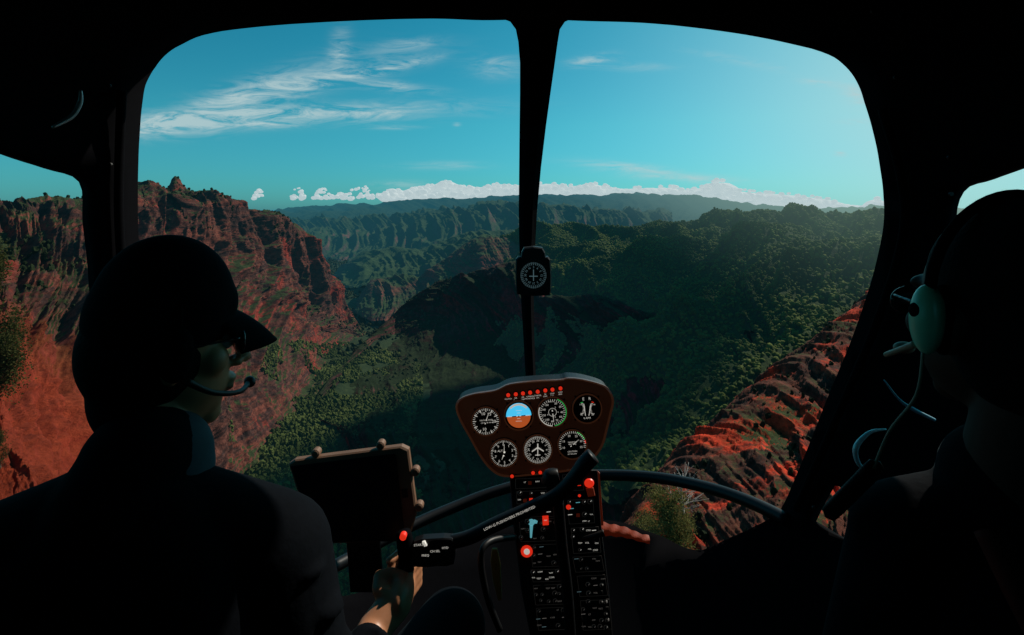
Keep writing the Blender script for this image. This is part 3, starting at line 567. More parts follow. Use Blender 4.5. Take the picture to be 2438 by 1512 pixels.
def needle(g,cx,cy,ang,l,w,h=8): 
    t=math.radians(ang); g.line(cx-6*math.cos(t),cy-6*math.sin(t),cx+l*math.cos(t),cy+l*math.sin(t),w,h,mWhite,w2=0.6); g.disc(cx,cy,2.6,h+0.8,mTrim)
def nums(g,cx,cy,r,lst,size=8):
    for a,s_ in lst: g.text(s_,cx+r*math.cos(math.radians(a)),cy+r*math.sin(math.radians(a)),size,6.4,mWhite,-4)
def f_vsi(g,cx,cy,r):
    g.ticks(cx,cy,r-7,r-2,40,0.9,6.4,mWhite); g.ticks(cx,cy,r-10,r-2,12,1.4,6.9,mWhite); nums(g,cx,cy,r-14,[(-110,"10"),(0,"20"),(100,"10"),(-65,"15")],10)
    g.text("VERTICAL SPEED",cx+1,cy-3,4.2,6.6,mWhite,-4); g.text("100 FT PER MIN",cx+1,cy+3,3.8,6.6,mWhite,-4); needle(g,cx,cy,-72,22,2.4)
def f_att(g,cx,cy,r):
    g.face(g.circ(cx,cy+1,r-3,20,176,356),6.4,mSkyB); g.face(g.circ(cx,cy+1,r-6,20,-4,176),6.4,mEarth); g.line(cx-27,cy+3,cx+27,cy-1,1.6,7.2,mWhite)
    for k,l in ((-12,14),(-6,8),(7,8),(13,14)): g.line(cx-l/2,cy+k,cx+l/2,cy+k-.5,1,7.2,mWhite)
    g.line(cx-16,cy+2,cx-6,cy+1,2.2,8,mDial); g.line(cx+6,cy,cx+16,cy-1,2.2,8,mDial); g.disc(cx,cy+1,1.6,8.3,mDial)
    g.ring(cx,cy,r-10,r-5,7,7,mWhite,-140,-45)
    g.ring(cx,cy,r-4,r-3,6,7,mTrim)
def f_asi(g,cx,cy,r):
    g.ring(cx,cy,r-3.5,r-1.6,6.4,6.4,mGreen,-70,80); g.ring(cx,cy,r-3.5,r-1.6,6.4,6.4,mWhite,90,200); g.ticks(cx,cy,r-9,r-4,36,0.9,6.7,mWhite)
    nums(g,cx,cy,r-13,[(-70,"20"),(-35,"30"),(0,"40"),(30,"60"),(62,"70"),(90,"80"),(125,"100"),(160,"120"),(195,"140"),(230,"150")],6.5)
    g.text("KNOTS",cx-4,cy-25,4.2,6.6,mWhite,-4); g.ring(cx,cy,9,9.8,6.4,6.4,mWhite); nums(g,cx,cy,13,[(-60,"2"),(0,"4"),(60,"6"),(150,"9")],5); needle(g,cx,cy,82,22,2.6)
def f_rpm(g,cx,cy,r):
    g.text("E",cx-9,cy-23,9.5,6.5,mWhite,-4); g.text("R",cx+6,cy-24,9.5,6.5,mWhite,-4); g.text("% RPM",cx,cy+22,6,6.5,mWhite,-4)
    for s_ in (-1,1):
        for k in range(9):
            y=-12+k*3.3; x=s_*(5+0.045*(y)**2*0.6); g.line(cx+x,cy+y,cx+x+s_*5,cy+y-.3,1.1,6.5,mWhite)
    g.line(cx-4,cy+16,cx-8,cy-12,1.6,7.2,mWhite); g.line(cx+4,cy+16,cx+9,cy-12,1.6,7.2,mWhite)
    g.text("110",cx-15,cy-10,4.5,6.5,mWhite); g.text("100",cx+16,cy-10,4.5,6.5,mWhite); g.text("50",cx-14,cy+12,4.5,6.5,mWhite); g.text("50",cx+15,cy+12,4.5,6.5,mWhite); g.line(cx-16,cy-14,cx-10,cy-16,1.6,7,mGreen); g.line(cx+10,cy-17,cx+16,cy-15,1.6,7,mRedL)
def f_alt(g,cx,cy,r):
    g.ticks(cx,cy,r-6,r-2,50,0.8,6.4,mWhite); g.ticks(cx,cy,r-8,r-2,10,1.4,6.7,mWhite,-94,266)
    nums(g,cx,cy,r-12,[(-94+36*k,str(k)) for k in range(10)],8); g.text("ALT",cx-9,cy-6,7,6.6,mWhite,-4); needle(g,cx,cy,-88,22,2.2); needle(g,cx,cy,110,15,4)
def f_hdg(g,cx,cy,r):
    g.ticks(cx,cy,r-6,r-2,72,0.7,6.4,mWhite); g.ticks(cx,cy,r-9,r-2,36,1.0,6.7,mWhite)
    for k,t in enumerate(["N","3","6","E","12","15","S","21","24","W","30","33"]):
        a=-60+30*k; g.text(t,cx+(r-12.5)*math.cos(math.radians(a)),cy+(r-12.5)*math.sin(math.radians(a)),6.6,6.6,mWhite,a+90)
    g.line(cx,cy-15,cx,cy+14,2.6,7.4,mWhite,w2=1.6); g.face([(cx-14,cy+5),(cx,cy-4),(cx+14,cy+4),(cx+14,cy+1),(cx,cy-8),(cx-14,cy+2)],7.9,mWhite); g.line(cx-6,cy+12,cx+6,cy+11.5,1.8,7.9,mWhite)
def f_map(g,cx,cy,r):
    g.ticks(cx,cy,r-7,r-2,25,1.0,6.4,mWhite,-200,20); g.ring(cx,cy,r-4,r-1.5,6.2,6.2,mGreen,-70,-25); g.ring(cx,cy,r-4,r-1.5,6.2,6.2,mRedL,-20,-5)
    nums(g,cx,cy,r-12,[(-200,"10"),(-160,"15"),(-110,"20"),(-65,"25"),(-22,"30"),(15,"35")],6.5); g.text("MANIFOLD",cx,cy-6,4.2,6.5,mWhite,-4); g.text("PRESSURE",cx,cy-1,4.2,6.5,mWhite,-4); needle(g,cx,cy,-40,20,2.2)
    g.text("CAUTION",cx,cy+16,5,6.5,mWhite,-4); g.text("SET PER LIMIT",cx,cy+22,3.6,6.5,mWhite,-4)
gauge("vertical_speed_gauge",1157,1001,33,f_vsi); gauge("attitude_gauge",1235,987,34,f_att); gauge("airspeed_gauge",1315,979,35,f_asi); gauge("rotor_speed_gauge",1397,971,34,f_rpm)
gauge("altimeter",1200,1077,33,f_alt); gauge("heading_gauge",1280,1068,34,f_hdg); gauge("manifold_pressure_gauge",1362,1056,34,f_map)
def wlight(cx,cy,r,label,par,pbf=None):
    g=pbf() if pbf else PB(YP); g.prism(g.circ(cx,cy,r+2.2,12),0,4,mTrim,bev=1); g.prism(g.circ(cx,cy,r,12),3,8,mRedL,bev=2)
    if label:
        for k,t in enumerate(label.split("|")): g.text(t,cx,cy+r+6+k*5,4.3,1.2,mWhite,-4)
    g.done("warning_light",par)
for cx,cy,t in [(1210,939,"CLUTCH"),(1228,937,"MR|TEMP"),(1245,935,"MR|CHIP"),(1262,933,"CARBON|MONOXIDE"),(1280,931,"STARTER|ON"),(1298,928,"TR|CHIP"),(1315,926,"LOW|FUEL"),(1334,923,"LOW|RPM")]:
    wlight(cx,cy,4.6,t,panel)
CP=lambda: PB(1.15,1128,2.0)
c=CP(); c.prism([(1212,1118),(1423,1118),(1428,1200),(1432,1250),(1450,1400),(1480,1760),(1310,1760),(1262,1512),(1240,1400),(1222,1250)],-120,0,mBlk2,bev=3)
cons=c.done("control_console",heli); cons["label"]="black centre console covered with switches and radios"
for q in [(1219,1134),(1269,1126),(1286,1125),(1301,1124)]: wlight(q[0],q[1],4.4,None,cons,CP)
wlight(1353,1207,6,None,cons,CP); wlight(1379,1180,3.5,None,cons,CP)
c=CP(); c.prism(c.circ(1402,1150,11,20),0,14,mRedL,bev=3); c.prism([(1394,1162),(1412,1160),(1416,1180),(1400,1183)],0,10,mOrange,bev=2); o=c.done("warning_lamp",cons)
def radio(x0,y0,x1,y1,sk=0,seed=0,name="radio",dim=False):
    rs=random.Random(seed); g=CP(); P=[(x0,y0),(x1,y0-3),(x1+sk,y1-3),(x0+sk,y1)]; g.prism(P,0,4,mDial,bev=1.5)
    for i in range(4):
        a=P[i];b_=P[(i+1)%4]; g.line(a[0]*.97+(x0+x1)/2*.03,a[1]*.97+(y0+y1)/2*.03,b_[0]*.97+(x0+x1)/2*.03,b_[1]*.97+(y0+y1)/2*.03,0.8,5.2,mEdge)
    W_=x1-x0;H_=y1-y0; mt=mDim2 if dim else mWhite; st=14
    nx_=max(2,int(W_/st)); ny_=max(1,int(H_/st))
    for ix in range(nx_):
        for iy in range(ny_):
            if rs.random()<.22: continue
            x=x0+W_*(ix+.5+rs.uniform(-.2,.2))/nx_; y=y0+H_*(iy+.5+rs.uniform(-.15,.15))/ny_-2; t=rs.random()
            if t<.40:
                q=rs.uniform(3.0,5.5); g.prism(g.circ(x,y,q+1.2,14),4,5.6,mEdge,bev=.5); g.prism(g.circ(x,y,q,14),5,12,mTrim,bev=1.5); g.line(x,y,x+q*.5,y-q*.7,1.0,12.8,mt)
            elif t<.68: g.text(rs.choice(["ON","OFF","COM","NAV","TEST","VOL","STBY","LT"]),x,y,rs.uniform(4.0,5.6),5.6,mt,-3)
            elif t<.84: g.line(x-5,y,x+5,y-1,1.6,5.6,rs.choice([mDim,mDim2]) if dim else rs.choice([mRedL,mTeal,mWhite,mGreen]))
            else: g.prism([(x-4,y-4),(x+4,y-4.4),(x+4.3,y+4),(x-4,y+4)],4,9,mTrim if dim else rs.choice([mTrim,mOrange,mRedL]),bev=1)
    g.done(name,cons)
radio(1226,1140,1300,1164,1,1,"switch_plate"); radio(1228,1170,1302,1200,2,2); radio(1230,1205,1330,1232,2,3,"switch_plate"); radio(1338,1130,1388,1170,2,9,"switch_plate")
radio(1350,1190,1412,1248,4,4,"switch_plate"); radio(1235,1236,1330,1290,4,5,"switch_plate",True); radio(1262,1296,1345,1350,5,6,"radio",True); radio(1358,1256,1425,1318,6,7,"switch_plate"); radio(1362,1325,1432,1362,7,8,"radio",True)
radio(1262,1356,1350,1385,6,10); radio(1268,1392,1355,1440,6,11,"radio",True); radio(1275,1446,1365,1500,6,12,"radio",True); radio(1372,1370,1440,1420,7,13,"radio",True); radio(1380,1428,1450,1500,7,14,"radio",True)
g=CP(); g.ring(1254,1312,7,14,0,8,mRedL); g.prism(g.circ(1254,1312,7,16),0,14,mWhite,bev=2); g.done("fuel_knob",cons)
g=CP(); g.prism(g.circ(1265,1243,8,16),4,8,mTeal,bev=1.5); g.prism([(1261,1250),(1269,1250),(1266,1280),(1262,1280)],4,7,mTeal,bev=1); g.prism([(1272,1236),(1280,1240),(1278,1246),(1270,1246)],4,7,mTeal,bev=1); g.done("ignition_key",cons)
g=CP(); g.prism([(1291,1228),(1305,1227),(1306,1249),(1292,1250)],4,11,mRedL,bev=2); g.text("OFF",1298,1238,4.5,12,mWhite); g.done("guarded_switch",cons)
g=CP(); g.prism([(1424,1120),(1429,1126),(1434,1200),(1438,1252),(1424,1252)],-60,-6,mOrange,bev=2); g.done("console_side",cons)  # console side coloured orange as if lit
tube("throttle_lever",[CP().mp(1385,1283,4),CP().mp(1410,1272,30),CP().mp(1432,1264,34)],[.004,.005,.007],mTrim,cons)
sc_v=[];sc_f=[]
for i in range(25):
    f=i/24; x=1420+f*125; yt=1236+f*38+2*math.sin(f*9); yb=1270+f*22+2*math.sin(f*7+1)
    for j in range(8):
        h=j/7; p=R(x,yt*(1-h)+yb*h,1.20+f*.08); p.y-=.010*math.sin(math.pi*h)+.0025*math.sin(f*31+h*9); sc_v.append(p)
for i in range(24):
    for j in range(7): q=i*8+j; sc_f.append((q,q+8,q+9,q+1))
mkmesh("side_cover",sc_v,sc_f,mOrange,smooth=True,parent=heli)  # strip carrying the painted orange glow
# compass
g=PB(1.74); g.prism([(p[0],p[1]) for p in closed([(1248,590),(1292,590),(1300,612),(1311,618),(1312,690),(1300,704),(1240,702),(1229,690),(1228,618),(1240,612)],2)],-30,2,mBlk2,bev=3); g.ring(1270,655,34,38,2,6,mTrim)
g.disc(1270,655,33,3.5,mDial); g.ticks(1270,655,24,31,36,1.0,4.6,mDim); g.ticks(1270,655,27,31,72,0.6,4.9,mDim)
for k,t in enumerate(["N","3","6","E","12","15","S","21","24","W","30","33"]):
    a=-120+30*k; g.text(t,1270+19*math.cos(math.radians(a)),655+19*math.sin(math.radians(a)),7,4.6,mDim,a+90)
g.line(1270,641,1270,668,2,5.2,mDim); g.line(1260,657,1280,657,2,5.6,mDim)
o=g.done("compass",heli); o["label"]="black round magnetic compass with printed headings"
# cyclic
cy=empty("cyclic_stick",R(1330,1500,0.9),heli); cy["label"]="black cyclic control with T-bar and lettered grip"
YC=0.90
tube("stick_shaft",[R(1328,1185,YC),R(1338,1300,YC+.01),R(1352,1420,YC+.02),R(1365,1620,YC+.03)],.010,mBlk2,cy)
tube("cross_bar",[R(1075,1290,YC),R(1120,1278,YC),R(1180,1248,YC),R(1260,1212,YC),R(1325,1180,YC),R(1365,1140,YC),R(1392,1105,YC),R(1412,1085,YC)],[.0115,.012,.012,.012,.0125,.0125,.0145,.014],mBlk2,cy,k=14)
tube("stick_knob",[R(1300,1152,.93),R(1310,1136,.93),R(1330,1130,.93)],[.010,.015,.010],mBlk2,cy)
g=PB(YC-.0135); g.text("LOW-G PUSHOVERS PROHIBITED",1213,1234,9.0,0,mWhite,-24.5); g.done("bar_lettering",cy)
g=PB(YC-.01); g.prism([(p[0],p[1]) for p in closed([(985,1292),(1030,1284),(1076,1284),(1082,1300),(1080,1345),(1040,1350),(992,1352),(980,1330)],2)],-22,0,mBlk2,bev=3)
g.text("START",997,1297,8,1.2,mWhite,-5); g.text("CH SEL",1036,1312,7.5,1.2,mWhite,-3); g.text("HYD",1060,1304,7.5,1.2,mWhite,-3); g.text("FREQ",1013,1322,7.5,1.2,mWhite,-3)
for x,y in ((1012,1332),(1038,1322),(1062,1313),(1018,1345),(1045,1340)): g.prism(g.circ(x,y,3.4,10),0,5,mTrim,bev=1)
g.prism([(1006,1288),(1012,1286),(1018,1296),(1011,1298)],0,7,mWhite,bev=1); g.done("switch_box",cy)
tube("grip",[R(960,1268,YC),R(966,1300,YC),R(968,1340,YC),R(955,1400,YC),R(948,1460,YC)],[.013,.015,.0145,.016,.014],mBlk,cy,k=14)
g=PB(YC-.016); g.prism(g.circ(960,1277,8,16),-8,6,mRedL,bev=2); g.done("trigger_button",cy)
tube("grip_arm",[R(966,1335,YC),R(990,1330,YC)],.012,mBlk2,cy)
tube("control_guard",[R(1190,1500,.93),R(1160,1420,.93),R(1145,1330,.93),R(1165,1290,.95),R(1225,1278,1.0)],.006,mBlk2,heli)
g=PB(.98); g.prism([(1172,1308),(1184,1308),(1192,1345),(1194,1430),(1186,1432),(1174,1385),(1168,1335)],-6,0,mYel,bev=2); g.text("PULL",1181,1350,7,0.8,mDial,85); o=g.done("release_strap",heli)
# tablet
tb=empty("tablet",R(840,1290,.95)); tag(tb,"black tablet in a brown bumper case on a knee mount","tablet")
g=PB(.95); g.prism([(686,1106),(700,1096),(955,1064),(972,1072),(992,1225),(972,1290),(790,1296),(776,1288),(704,1165)],-18,0,mCase,bev=4)
for x,y in ((905,1062),(750,1081),(988,1125),(997,1209)): g.prism(g.circ(x,y,10,16),-18,2,mCase,bev=3)
g.prism([(956,1165),(970,1163),(972,1183),(958,1185)],0,3,mTrim,bev=1); g.done("case",tb)
g=PB(.95); g.prism([(692,1110),(938,1080),(943,1084),(965,1284),(960,1288),(788,1291),(780,1284),(712,1168)],0,2.2,mScreen,bev=1.5); g.done("screen",tb)
g=PB(.97); g.prism([(820,1290),(900,1290),(910,1420),(830,1420)],-20,-10,mBlk2,bev=3); g.done("mount_arm",tb)
# ------------------------------------------------------------------ PEOPLE
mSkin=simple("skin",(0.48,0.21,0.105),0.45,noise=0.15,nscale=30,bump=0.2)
mSkin2=simple("shaded_skin",(0.05,0.022,0.015),0.55,noise=0.12,nscale=30,spec=0.2)  # skin tone darkened to stand in for cabin shade
mCloth=simple("black_cloth",(0.0024,0.0034,0.0052),0.9,noise=0.3,nscale=120,spec=0.05,bump=0.3,sheen=0.02)
mShirt=simple("teal_collar",(0.012,0.040,0.055),0.85)
mHair=simple("dark_hair",(0.004,0.0035,0.0035),0.8,noise=0.5,nscale=200,bump=0.6,spec=0.06)
mStrap=simple("dark_red_strap",(0.16,0.014,0.008),0.8,spec=0.1)
mCup=simple("mint_green_plastic",(0.40,0.80,0.52),0.25,noise=0.1,spec=0.7)
mGlass=simple("dark_lens",(0.01,0.01,0.012),0.15)
mEye=simple("eye_white",(0.6,0.6,0.58),0.3)
mBoom=simple("tan_boom",(0.40,0.22,0.14),0.5)
def fuse(name,parts,mat,voxel,parent=None,smooth=3,origin=None):
    bm=bmesh.new()
    for p in parts:
        if p[0]=='e':
            _,M,c,r=p; MM=M@Matrix.Translation(Vector(c))@Matrix.Diagonal((r[0],r[1],r[2],1)); bmesh.ops.create_icosphere(bm,subdivisions=4,radius=1,matrix=MM)
        else:
            _,M,a,b_,ra,rb=p; a=M@Vector(a); b_=M@Vector(b_); sc_=M.to_scale()[0]; ra*=sc_; rb*=sc_; d=b_-a
            if d.length<1e-6: continue
            q=d.to_track_quat('Z','Y').to_matrix().to_4x4(); MM=Matrix.Translation((a+b_)/2)@q
            bmesh.ops.create_cone(bm,cap_ends=True,segments=24,radius1=ra,radius2=rb,depth=d.length,matrix=MM)
            for c,r in ((a,ra),(b_,rb)): bmesh.ops.create_icosphere(bm,subdivisions=3,radius=r,matrix=Matrix.Translation(c))
    me=bpy.data.meshes.new(name+"_raw"); bm.to_mesh(me); bm.free()
    t=bpy.data.objects.new(name+"_raw",me); link(t)
    m1=t.modifiers.new("r","REMESH"); m1.mode='VOXEL'; m1.voxel_size=voxel
    m2=t.modifiers.new("s","SMOOTH"); m2.iterations=smooth; m2.factor=0.6
    dg=bpy.context.evaluated_depsgraph_get(); dg.update(); ev=t.evaluated_get(dg); m=ev.to_mesh()
    v=np.empty(len(m.vertices)*3); m.vertices.foreach_get("co",v); v=v.reshape(-1,3); fs_=[tuple(p.vertices) for p in m.polygons]
    ev.to_mesh_clear(); bpy.data.objects.remove(t); bpy.data.meshes.remove(me)
    return mkmesh(name,v,fs_,mat,smooth=True,parent=parent,origin=origin)
I4=Matrix.Identity(4)
def headparts(M):
    e=lambda c,r:('e',M,c,r)
    P=[e((0,-.012,.022),(.076,.097,.100)),e((0,.025,-.045),(.060,.068,.066)),e((0,.066,-.096),(.026,.022,.018)),e((0,.080,.028),(.048,.018,.013)),
       ('c',M,(0,.094,.008),(0,.120,-.026),.0075,.0105),e((.011,.104,-.031),(.009,.010,.007)),e((-.011,.104,-.031),(.009,.010,.007)),e((0,.096,-.052),(.022,.012,.0065)),e((0,.093,-.064),(.020,.012,.007)),
       e((.045,.055,-.018),(.022,.026,.022)),e((-.045,.055,-.018),(.022,.026,.022)),e((0,.060,-.078),(.036,.028,.022)),
       e((.078,-.006,-.008),(.010,.020,.032)),e((-.078,-.006,-.008),(.010,.020,.032)),e((0,-.035,-.03),(.060,.062,.07))]
    return P
def fchain(pts,r0,r1):
    o=[];n=len(pts)
    for i in range(n-1): o.append(('c',I4,pts[i],pts[i+1],r0+(r1-r0)*i/(n-1),r0+(r1-r0)*(i+1)/(n-1)))
    return o
def resthand(w,d,up=Vector((0,0,1))):
    w=Vector(w); d=Vector(d).normalized(); s=d.cross(up).normalized(); o=[('c',I4,w,w+d*.03,.024,.030)]
    for k in (-1.5,-.5,.5,1.5):
        b=w+d*.08+s*k*.019; l=(.075,.082,.078,.062)[int(k+1.5)]; o+=[('c',I4,w+d*.03+s*k*.01,b,.016,.0125)]
        o+=fchain([b,b+d*l*.45-up*.006,b+d*l*.75-up*.022,b+d*l*.9-up*.038],.0098,.0075)
    o+=fchain([w+d*.02-s*.02,w+d*.055-s*.05-up*.008,w+d*.09-s*.06-up*.014],.013,.009)
    return o
# pilot
C1=R(400,818,0.69); M1=Matrix.Translation(C1)@Matrix.Rotation(math.radians(-47),4,'Z')@Matrix.Rotation(math.radians(-5),4,'X')@Matrix.Diagonal((0.86,0.82,1.02,1))
nb=M1@Vector((0,-.020,-.08))
body=headparts(M1)+[('c',I4,nb,(-.452,.640,-.33),.050,.058)]
torso=[('e',I4,(-.470,.62,-.51),(.160,.105,.19)),('e',I4,(-.47,.60,-.72),(.15,.11,.20)),('e',I4,(-.46,.60,-.92),(.17,.14,.11)),
 ('c',I4,(-.63,.59,-.425),(-.465,.62,-.37),.050,.056),('c',I4,(-.315,.66,-.435),(-.465,.62,-.37),.050,.056)]
SR=Vector((-.308,.665,-.445)); EL=Vector((-.240,.645,-.70)); WR=Vector((-.225,.825,-.680))
SLf=Vector((-.645,.585,-.44)); ELf=Vector((-.70,.68,-.70)); WLf=Vector((-.56,.88,-.78))
arms=[('c',I4,SR,EL,.050,.040),('c',I4,EL,WR,.040,.026),('c',I4,SLf,ELf,.050,.040),('c',I4,ELf,WLf,.040,.026)]
legs=[('c',I4,(-.38,.62,-.95),(-.13,1.10,-.90),.082,.060),('c',I4,(-.13,1.10,-.90),(-.12,1.30,-1.18),.058,.042),('c',I4,(-.54,.62,-.95),(-.52,1.10,-.86),.082,.060),('c',I4,(-.52,1.10,-.86),(-.46,1.30,-1.18),.058,.042),
 ('c',I4,(-.12,1.30,-1.18),(-.12,1.42,-1.18),.036,.030),('c',I4,(-.46,1.30,-1.18),(-.45,1.40,-1.18),.036,.030)]
Pz=[-.636,-.650,-.664,-.677]
pal=[('e',I4,(-.188,.878,-.657),(.020,.046,.031)),('c',I4,WR,(-.197,.862,-.664),.026,.028)]
for i,z in enumerate(Pz):
    s_=(1,1.06,1.02,.86)[i]
    pal+=fchain([(-.182,.896,z),(-.170,.926,z+.002),(-.178,.926+.026*s_,z),(-.178-.030*s_,.952,z-.002),(-.222,.930,z-.003)],.0096,.0076)
pal+=fchain([(-.200,.853,-.650),(-.224,.862,-.640),(-.228,.880,-.632),(-.208,.884,-.629),(-.190,.880,-.631)],.0130,.0090)
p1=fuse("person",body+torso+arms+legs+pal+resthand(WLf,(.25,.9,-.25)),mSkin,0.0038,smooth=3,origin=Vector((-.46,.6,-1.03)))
tag(p1,"person in cap and dark jacket gripping the cyclic control","person")
def fat(P,k): return [(a[0],a[1],a[2],tuple(x+k for x in a[3])) if a[0]=='e' else (a[0],a[1],a[2],a[3],a[4]+k,a[5]+k) for a in P]
WR2=EL.lerp(WR,.84); WL2=ELf.lerp(WLf,.88)
jk=fat(torso,.018)+[('c',I4,SR,EL,.070,.054),('c',I4,EL,WR2,.050,.033),('c',I4,SLf,ELf,.070,.054),('c',I4,ELf,WL2,.054,.036),('c',I4,(-.468,.62,-.38),(-.456,.635,-.312),.090,.068)]
fold=random.Random(3)
for k in range(18):
    t=fold.random(); p=SR.lerp(EL,t); jk.append(('e',I4,p+Vector((fold.uniform(.02,.055),fold.uniform(-.04,.02),0)),(.024,.025,.009)))
for k in range(8):
    t=fold.random(); p=EL.lerp(WR2,t); jk.append(('e',I4,p+Vector((fold.uniform(-.02,.02),0,fold.uniform(0,.02))),(.026,.012,.026)))
fuse("jacket",jk,mCloth,0.0055,p1,smooth=2)
fuse("trousers",fat([torso[2]]+legs[:4],.014),mCloth,0.008,p1)
fuse("shirt_collar",[('c',I4,(-.446,.645,-.330),(-.444,.647,-.314),.064,.060)],mShirt,0.004,p1)
e=lambda M,c,r:('e',M,c,r)
fuse("hair",[e(M1,(0,-.026,-.005),(.083,.094,.085)),e(M1,(0,-.040,-.055),(.064,.060,.068)),('c',M1,(0,-.030,-.06),(0,-.020,-.15),.054,.056)],mHair,0.004,p1)
cap=fuse("cap",[e(M1,(0,-.008,.050),(.086,.101,.094)),e(M1,(0,-.040,.035),(.084,.076,.076)),e(M1,(0,.050,.052),(.058,.048,.046))],mCloth,0.004,p1)
bv=[];bf=[]
NB=14;MB=7
for i in range(NB+1):
    a=math.radians(-52+104*i/NB)
    for j in range(MB+1):
        f=j/MB; x=.076*math.sin(a)*(1-.10*f); y=.080*math.cos(a)+f*(.092*math.cos(a*1.1)); z=.048-.026*f*f-.026*f-.014*(x/.07)**2
        bv.append(M1@Vector((x,y,z)))
for i in range(NB):
    for j in range(MB): q=i*(MB+1)+j; bf.append((q,q+MB+1,q+MB+2,q+1))
br=mkmesh("brim",bv,bf,mCloth,smooth=True,parent=cap); md=br.modifiers.new("t","SOLIDIFY"); md.thickness=.004
def glasses(M,par,lens=mGlass):
    g=[]
    for s_ in (-1,1): g+= [e(M,(s_*.033,.099,.002),(.026,.006,.019)),('c',M,(s_*.060,.090,.010),(s_*.080,.0,.006),.0022,.0022)]
    g.append(('c',M,(-.012,.104,.008),(.012,.104,.008),.0025,.0025)); fuse("sunglasses",g,lens,0.002,par,smooth=1)
glasses(M1,p1)
for s_ in (-1,1):
    fuse("eye",[e(M1,(s_*.031,.078,.004),(.012,.012,.012))],mEye,0.002,p1,smooth=1)
def headset(M,cupm,label,boomside=1,cr=(.034,.046),bm_=mBlk2,arcr=.122,arcx=.098,cx=.096,boomz=-.066,boomm=mTrim,br_=.0065):
    c0=M@Vector((0,0,.0)); h=empty("headset",c0); tag(h,label,"headset")
    arc=[M@Vector((arcx*math.cos(t),-.005,.02+arcr*math.sin(t))) for t in np.linspace(0.02,math.pi-.02,15)]
    tube("headband",arc,br_,bm_,h,sm=2)
    for s_ in (-1,1):
        o=fuse("ear_cup",[e(M,(s_*cx,-.004,.0),(.016,cr[0],cr[1])),e(M,(s_*(cx-.004),-.004,.006),(.016,cr[0]*.85,cr[1]*.8))],cupm,0.003,h)
        fuse("ear_cushion",[e(M,(s_*.083,-.004,.0),(.010,cr[0]*1.1,cr[1]*1.05))],bm_,0.004,h)
        fuse("cup_badge",[e(M,(s_*(cx+.0135),-.004,.010),(.004,cr[0]*.45,cr[1]*.22))],bm_,0.0015,h,smooth=1)
    s_=boomside
    tube("microphone_boom",[M@Vector((s_*.100,.01,-.03)),M@Vector((s_*.092,.05,-.05)),M@Vector((s_*.066,.095,boomz)),M@Vector((s_*.02,.124,boomz))],[.0045,.0035,.0035,.004],boomm,h)
    fuse("microphone",[e(M,(s_*.018,.126,boomz),(.014,.009,.008))],boomm,0.002,h,smooth=1)
    return h
hs=headset(M1,mBlk,"black headset with boom microphone worn over a cap",cr=(.024,.034),bm_=mBlk,arcr=.112,arcx=.086,cx=.086,boomz=-.060,br_=.005)
# second person
C2=R(2412,757,0.60); M2=Matrix.Translation(C2)@Matrix.Rotation(math.radians(2),4,'Z')@Matrix.Scale(1.08,4)
ex=C2.x+.015; sh=Vector((ex-.105,.64,-.410)); sh2=Vector((ex+.165,.60,-.410))
body2=headparts(M2)+[('c',I4,M2@Vector((0,-.035,-.08)),(ex,.60,-.35),.060,.068)]
torso2=[('e',I4,(ex+.02,.60,-.53),(.135,.11,.20)),('e',I4,(ex+.02,.58,-.72),(.14,.12,.20)),('e',I4,(ex,.58,-.92),(.17,.14,.11)),('c',I4,sh,(ex,.60,-.37),.050,.055),('c',I4,sh2,(ex,.60,-.37),.050,.055)]
E2=Vector((ex-.17,.66,-.70)); W2=Vector((ex-.08,.88,-.88)); E3=Vector((ex+.18,.66,-.70)); W3=Vector((ex+.06,.88,-.88))
arms2=[('c',I4,sh,E2,.050,.040),('c',I4,E2,W2,.040,.026),('c',I4,sh2,E3,.050,.040),('c',I4,E3,W3,.040,.026)]
legs2=[('c',I4,(ex-.09,.62,-.97),(ex-.13,1.08,-1.04),.082,.060),('c',I4,(ex-.13,1.08,-1.04),(ex-.13,1.26,-1.24),.058,.042),('c',I4,(ex+.05,.62,-.97),(ex+.0,1.08,-1.04),.082,.060),('c',I4,(ex,1.08,-1.04),(ex,1.26,-1.24),.058,.042)]
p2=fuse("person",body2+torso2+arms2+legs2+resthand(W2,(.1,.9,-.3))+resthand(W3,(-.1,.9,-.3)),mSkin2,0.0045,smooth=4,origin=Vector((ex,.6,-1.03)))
tag(p2,"person in dark clothing wearing an aviation headset and glasses","person")
fuse("shirt",fat(torso2,.016)+[('c',I4,sh,E2,.064,.052),('c',I4,E2,E2.lerp(W2,.92),.052,.036),('c',I4,sh2,E3,.064,.052),('c',I4,E3,E3.lerp(W3,.92),.052,.036),('c',I4,(ex,.60,-.39),(ex-.01,.605,-.325),.088,.072)],mCloth,0.006,p2)
fuse("trousers",fat([torso2[2]]+legs2,.014),mCloth,0.008,p2)
fuse("hair",[e(M2,(0,-.022,.038),(.082,.098,.094)),e(M2,(0,-.04,-.02),(.080,.082,.085))],mHair,0.004,p2)
glasses(M2,p2,mGlass)
for s_ in (-1,1): fuse("eye",[e(M2,(s_*.031,.078,.004),(.012,.012,.012))],mEye,0.002,p2,smooth=1)
tube("shoulder_strap",[Vector((ex-.10,.54,-.34)),Vector((ex-.10,.49,-.40)),Vector((ex-.06,.46,-.50)),Vector((ex-.04,.45,-.62))],.013,mStrap,p2)
h2=headset(M2,mCup,"aviation headset with mint green ear cups and boom microphone",boomside=-1,cr=(.015,.038),bm_=mBlk,arcr=.114,cx=.100,boomm=mBoom,br_=.006)
cp=M2@Vector((-.104,-.004,-.035))
tube("headset_cable",[cp,cp+Vector((-.008,0,-.05)),cp+Vector((-.024,.02,-.10)),cp+Vector((-.036,.03,-.15))],.0018,mBoom,h2)
co=[];a0=cp+Vector((-.036,.03,-.15)); a1=a0+Vector((-.026,.04,-.075))
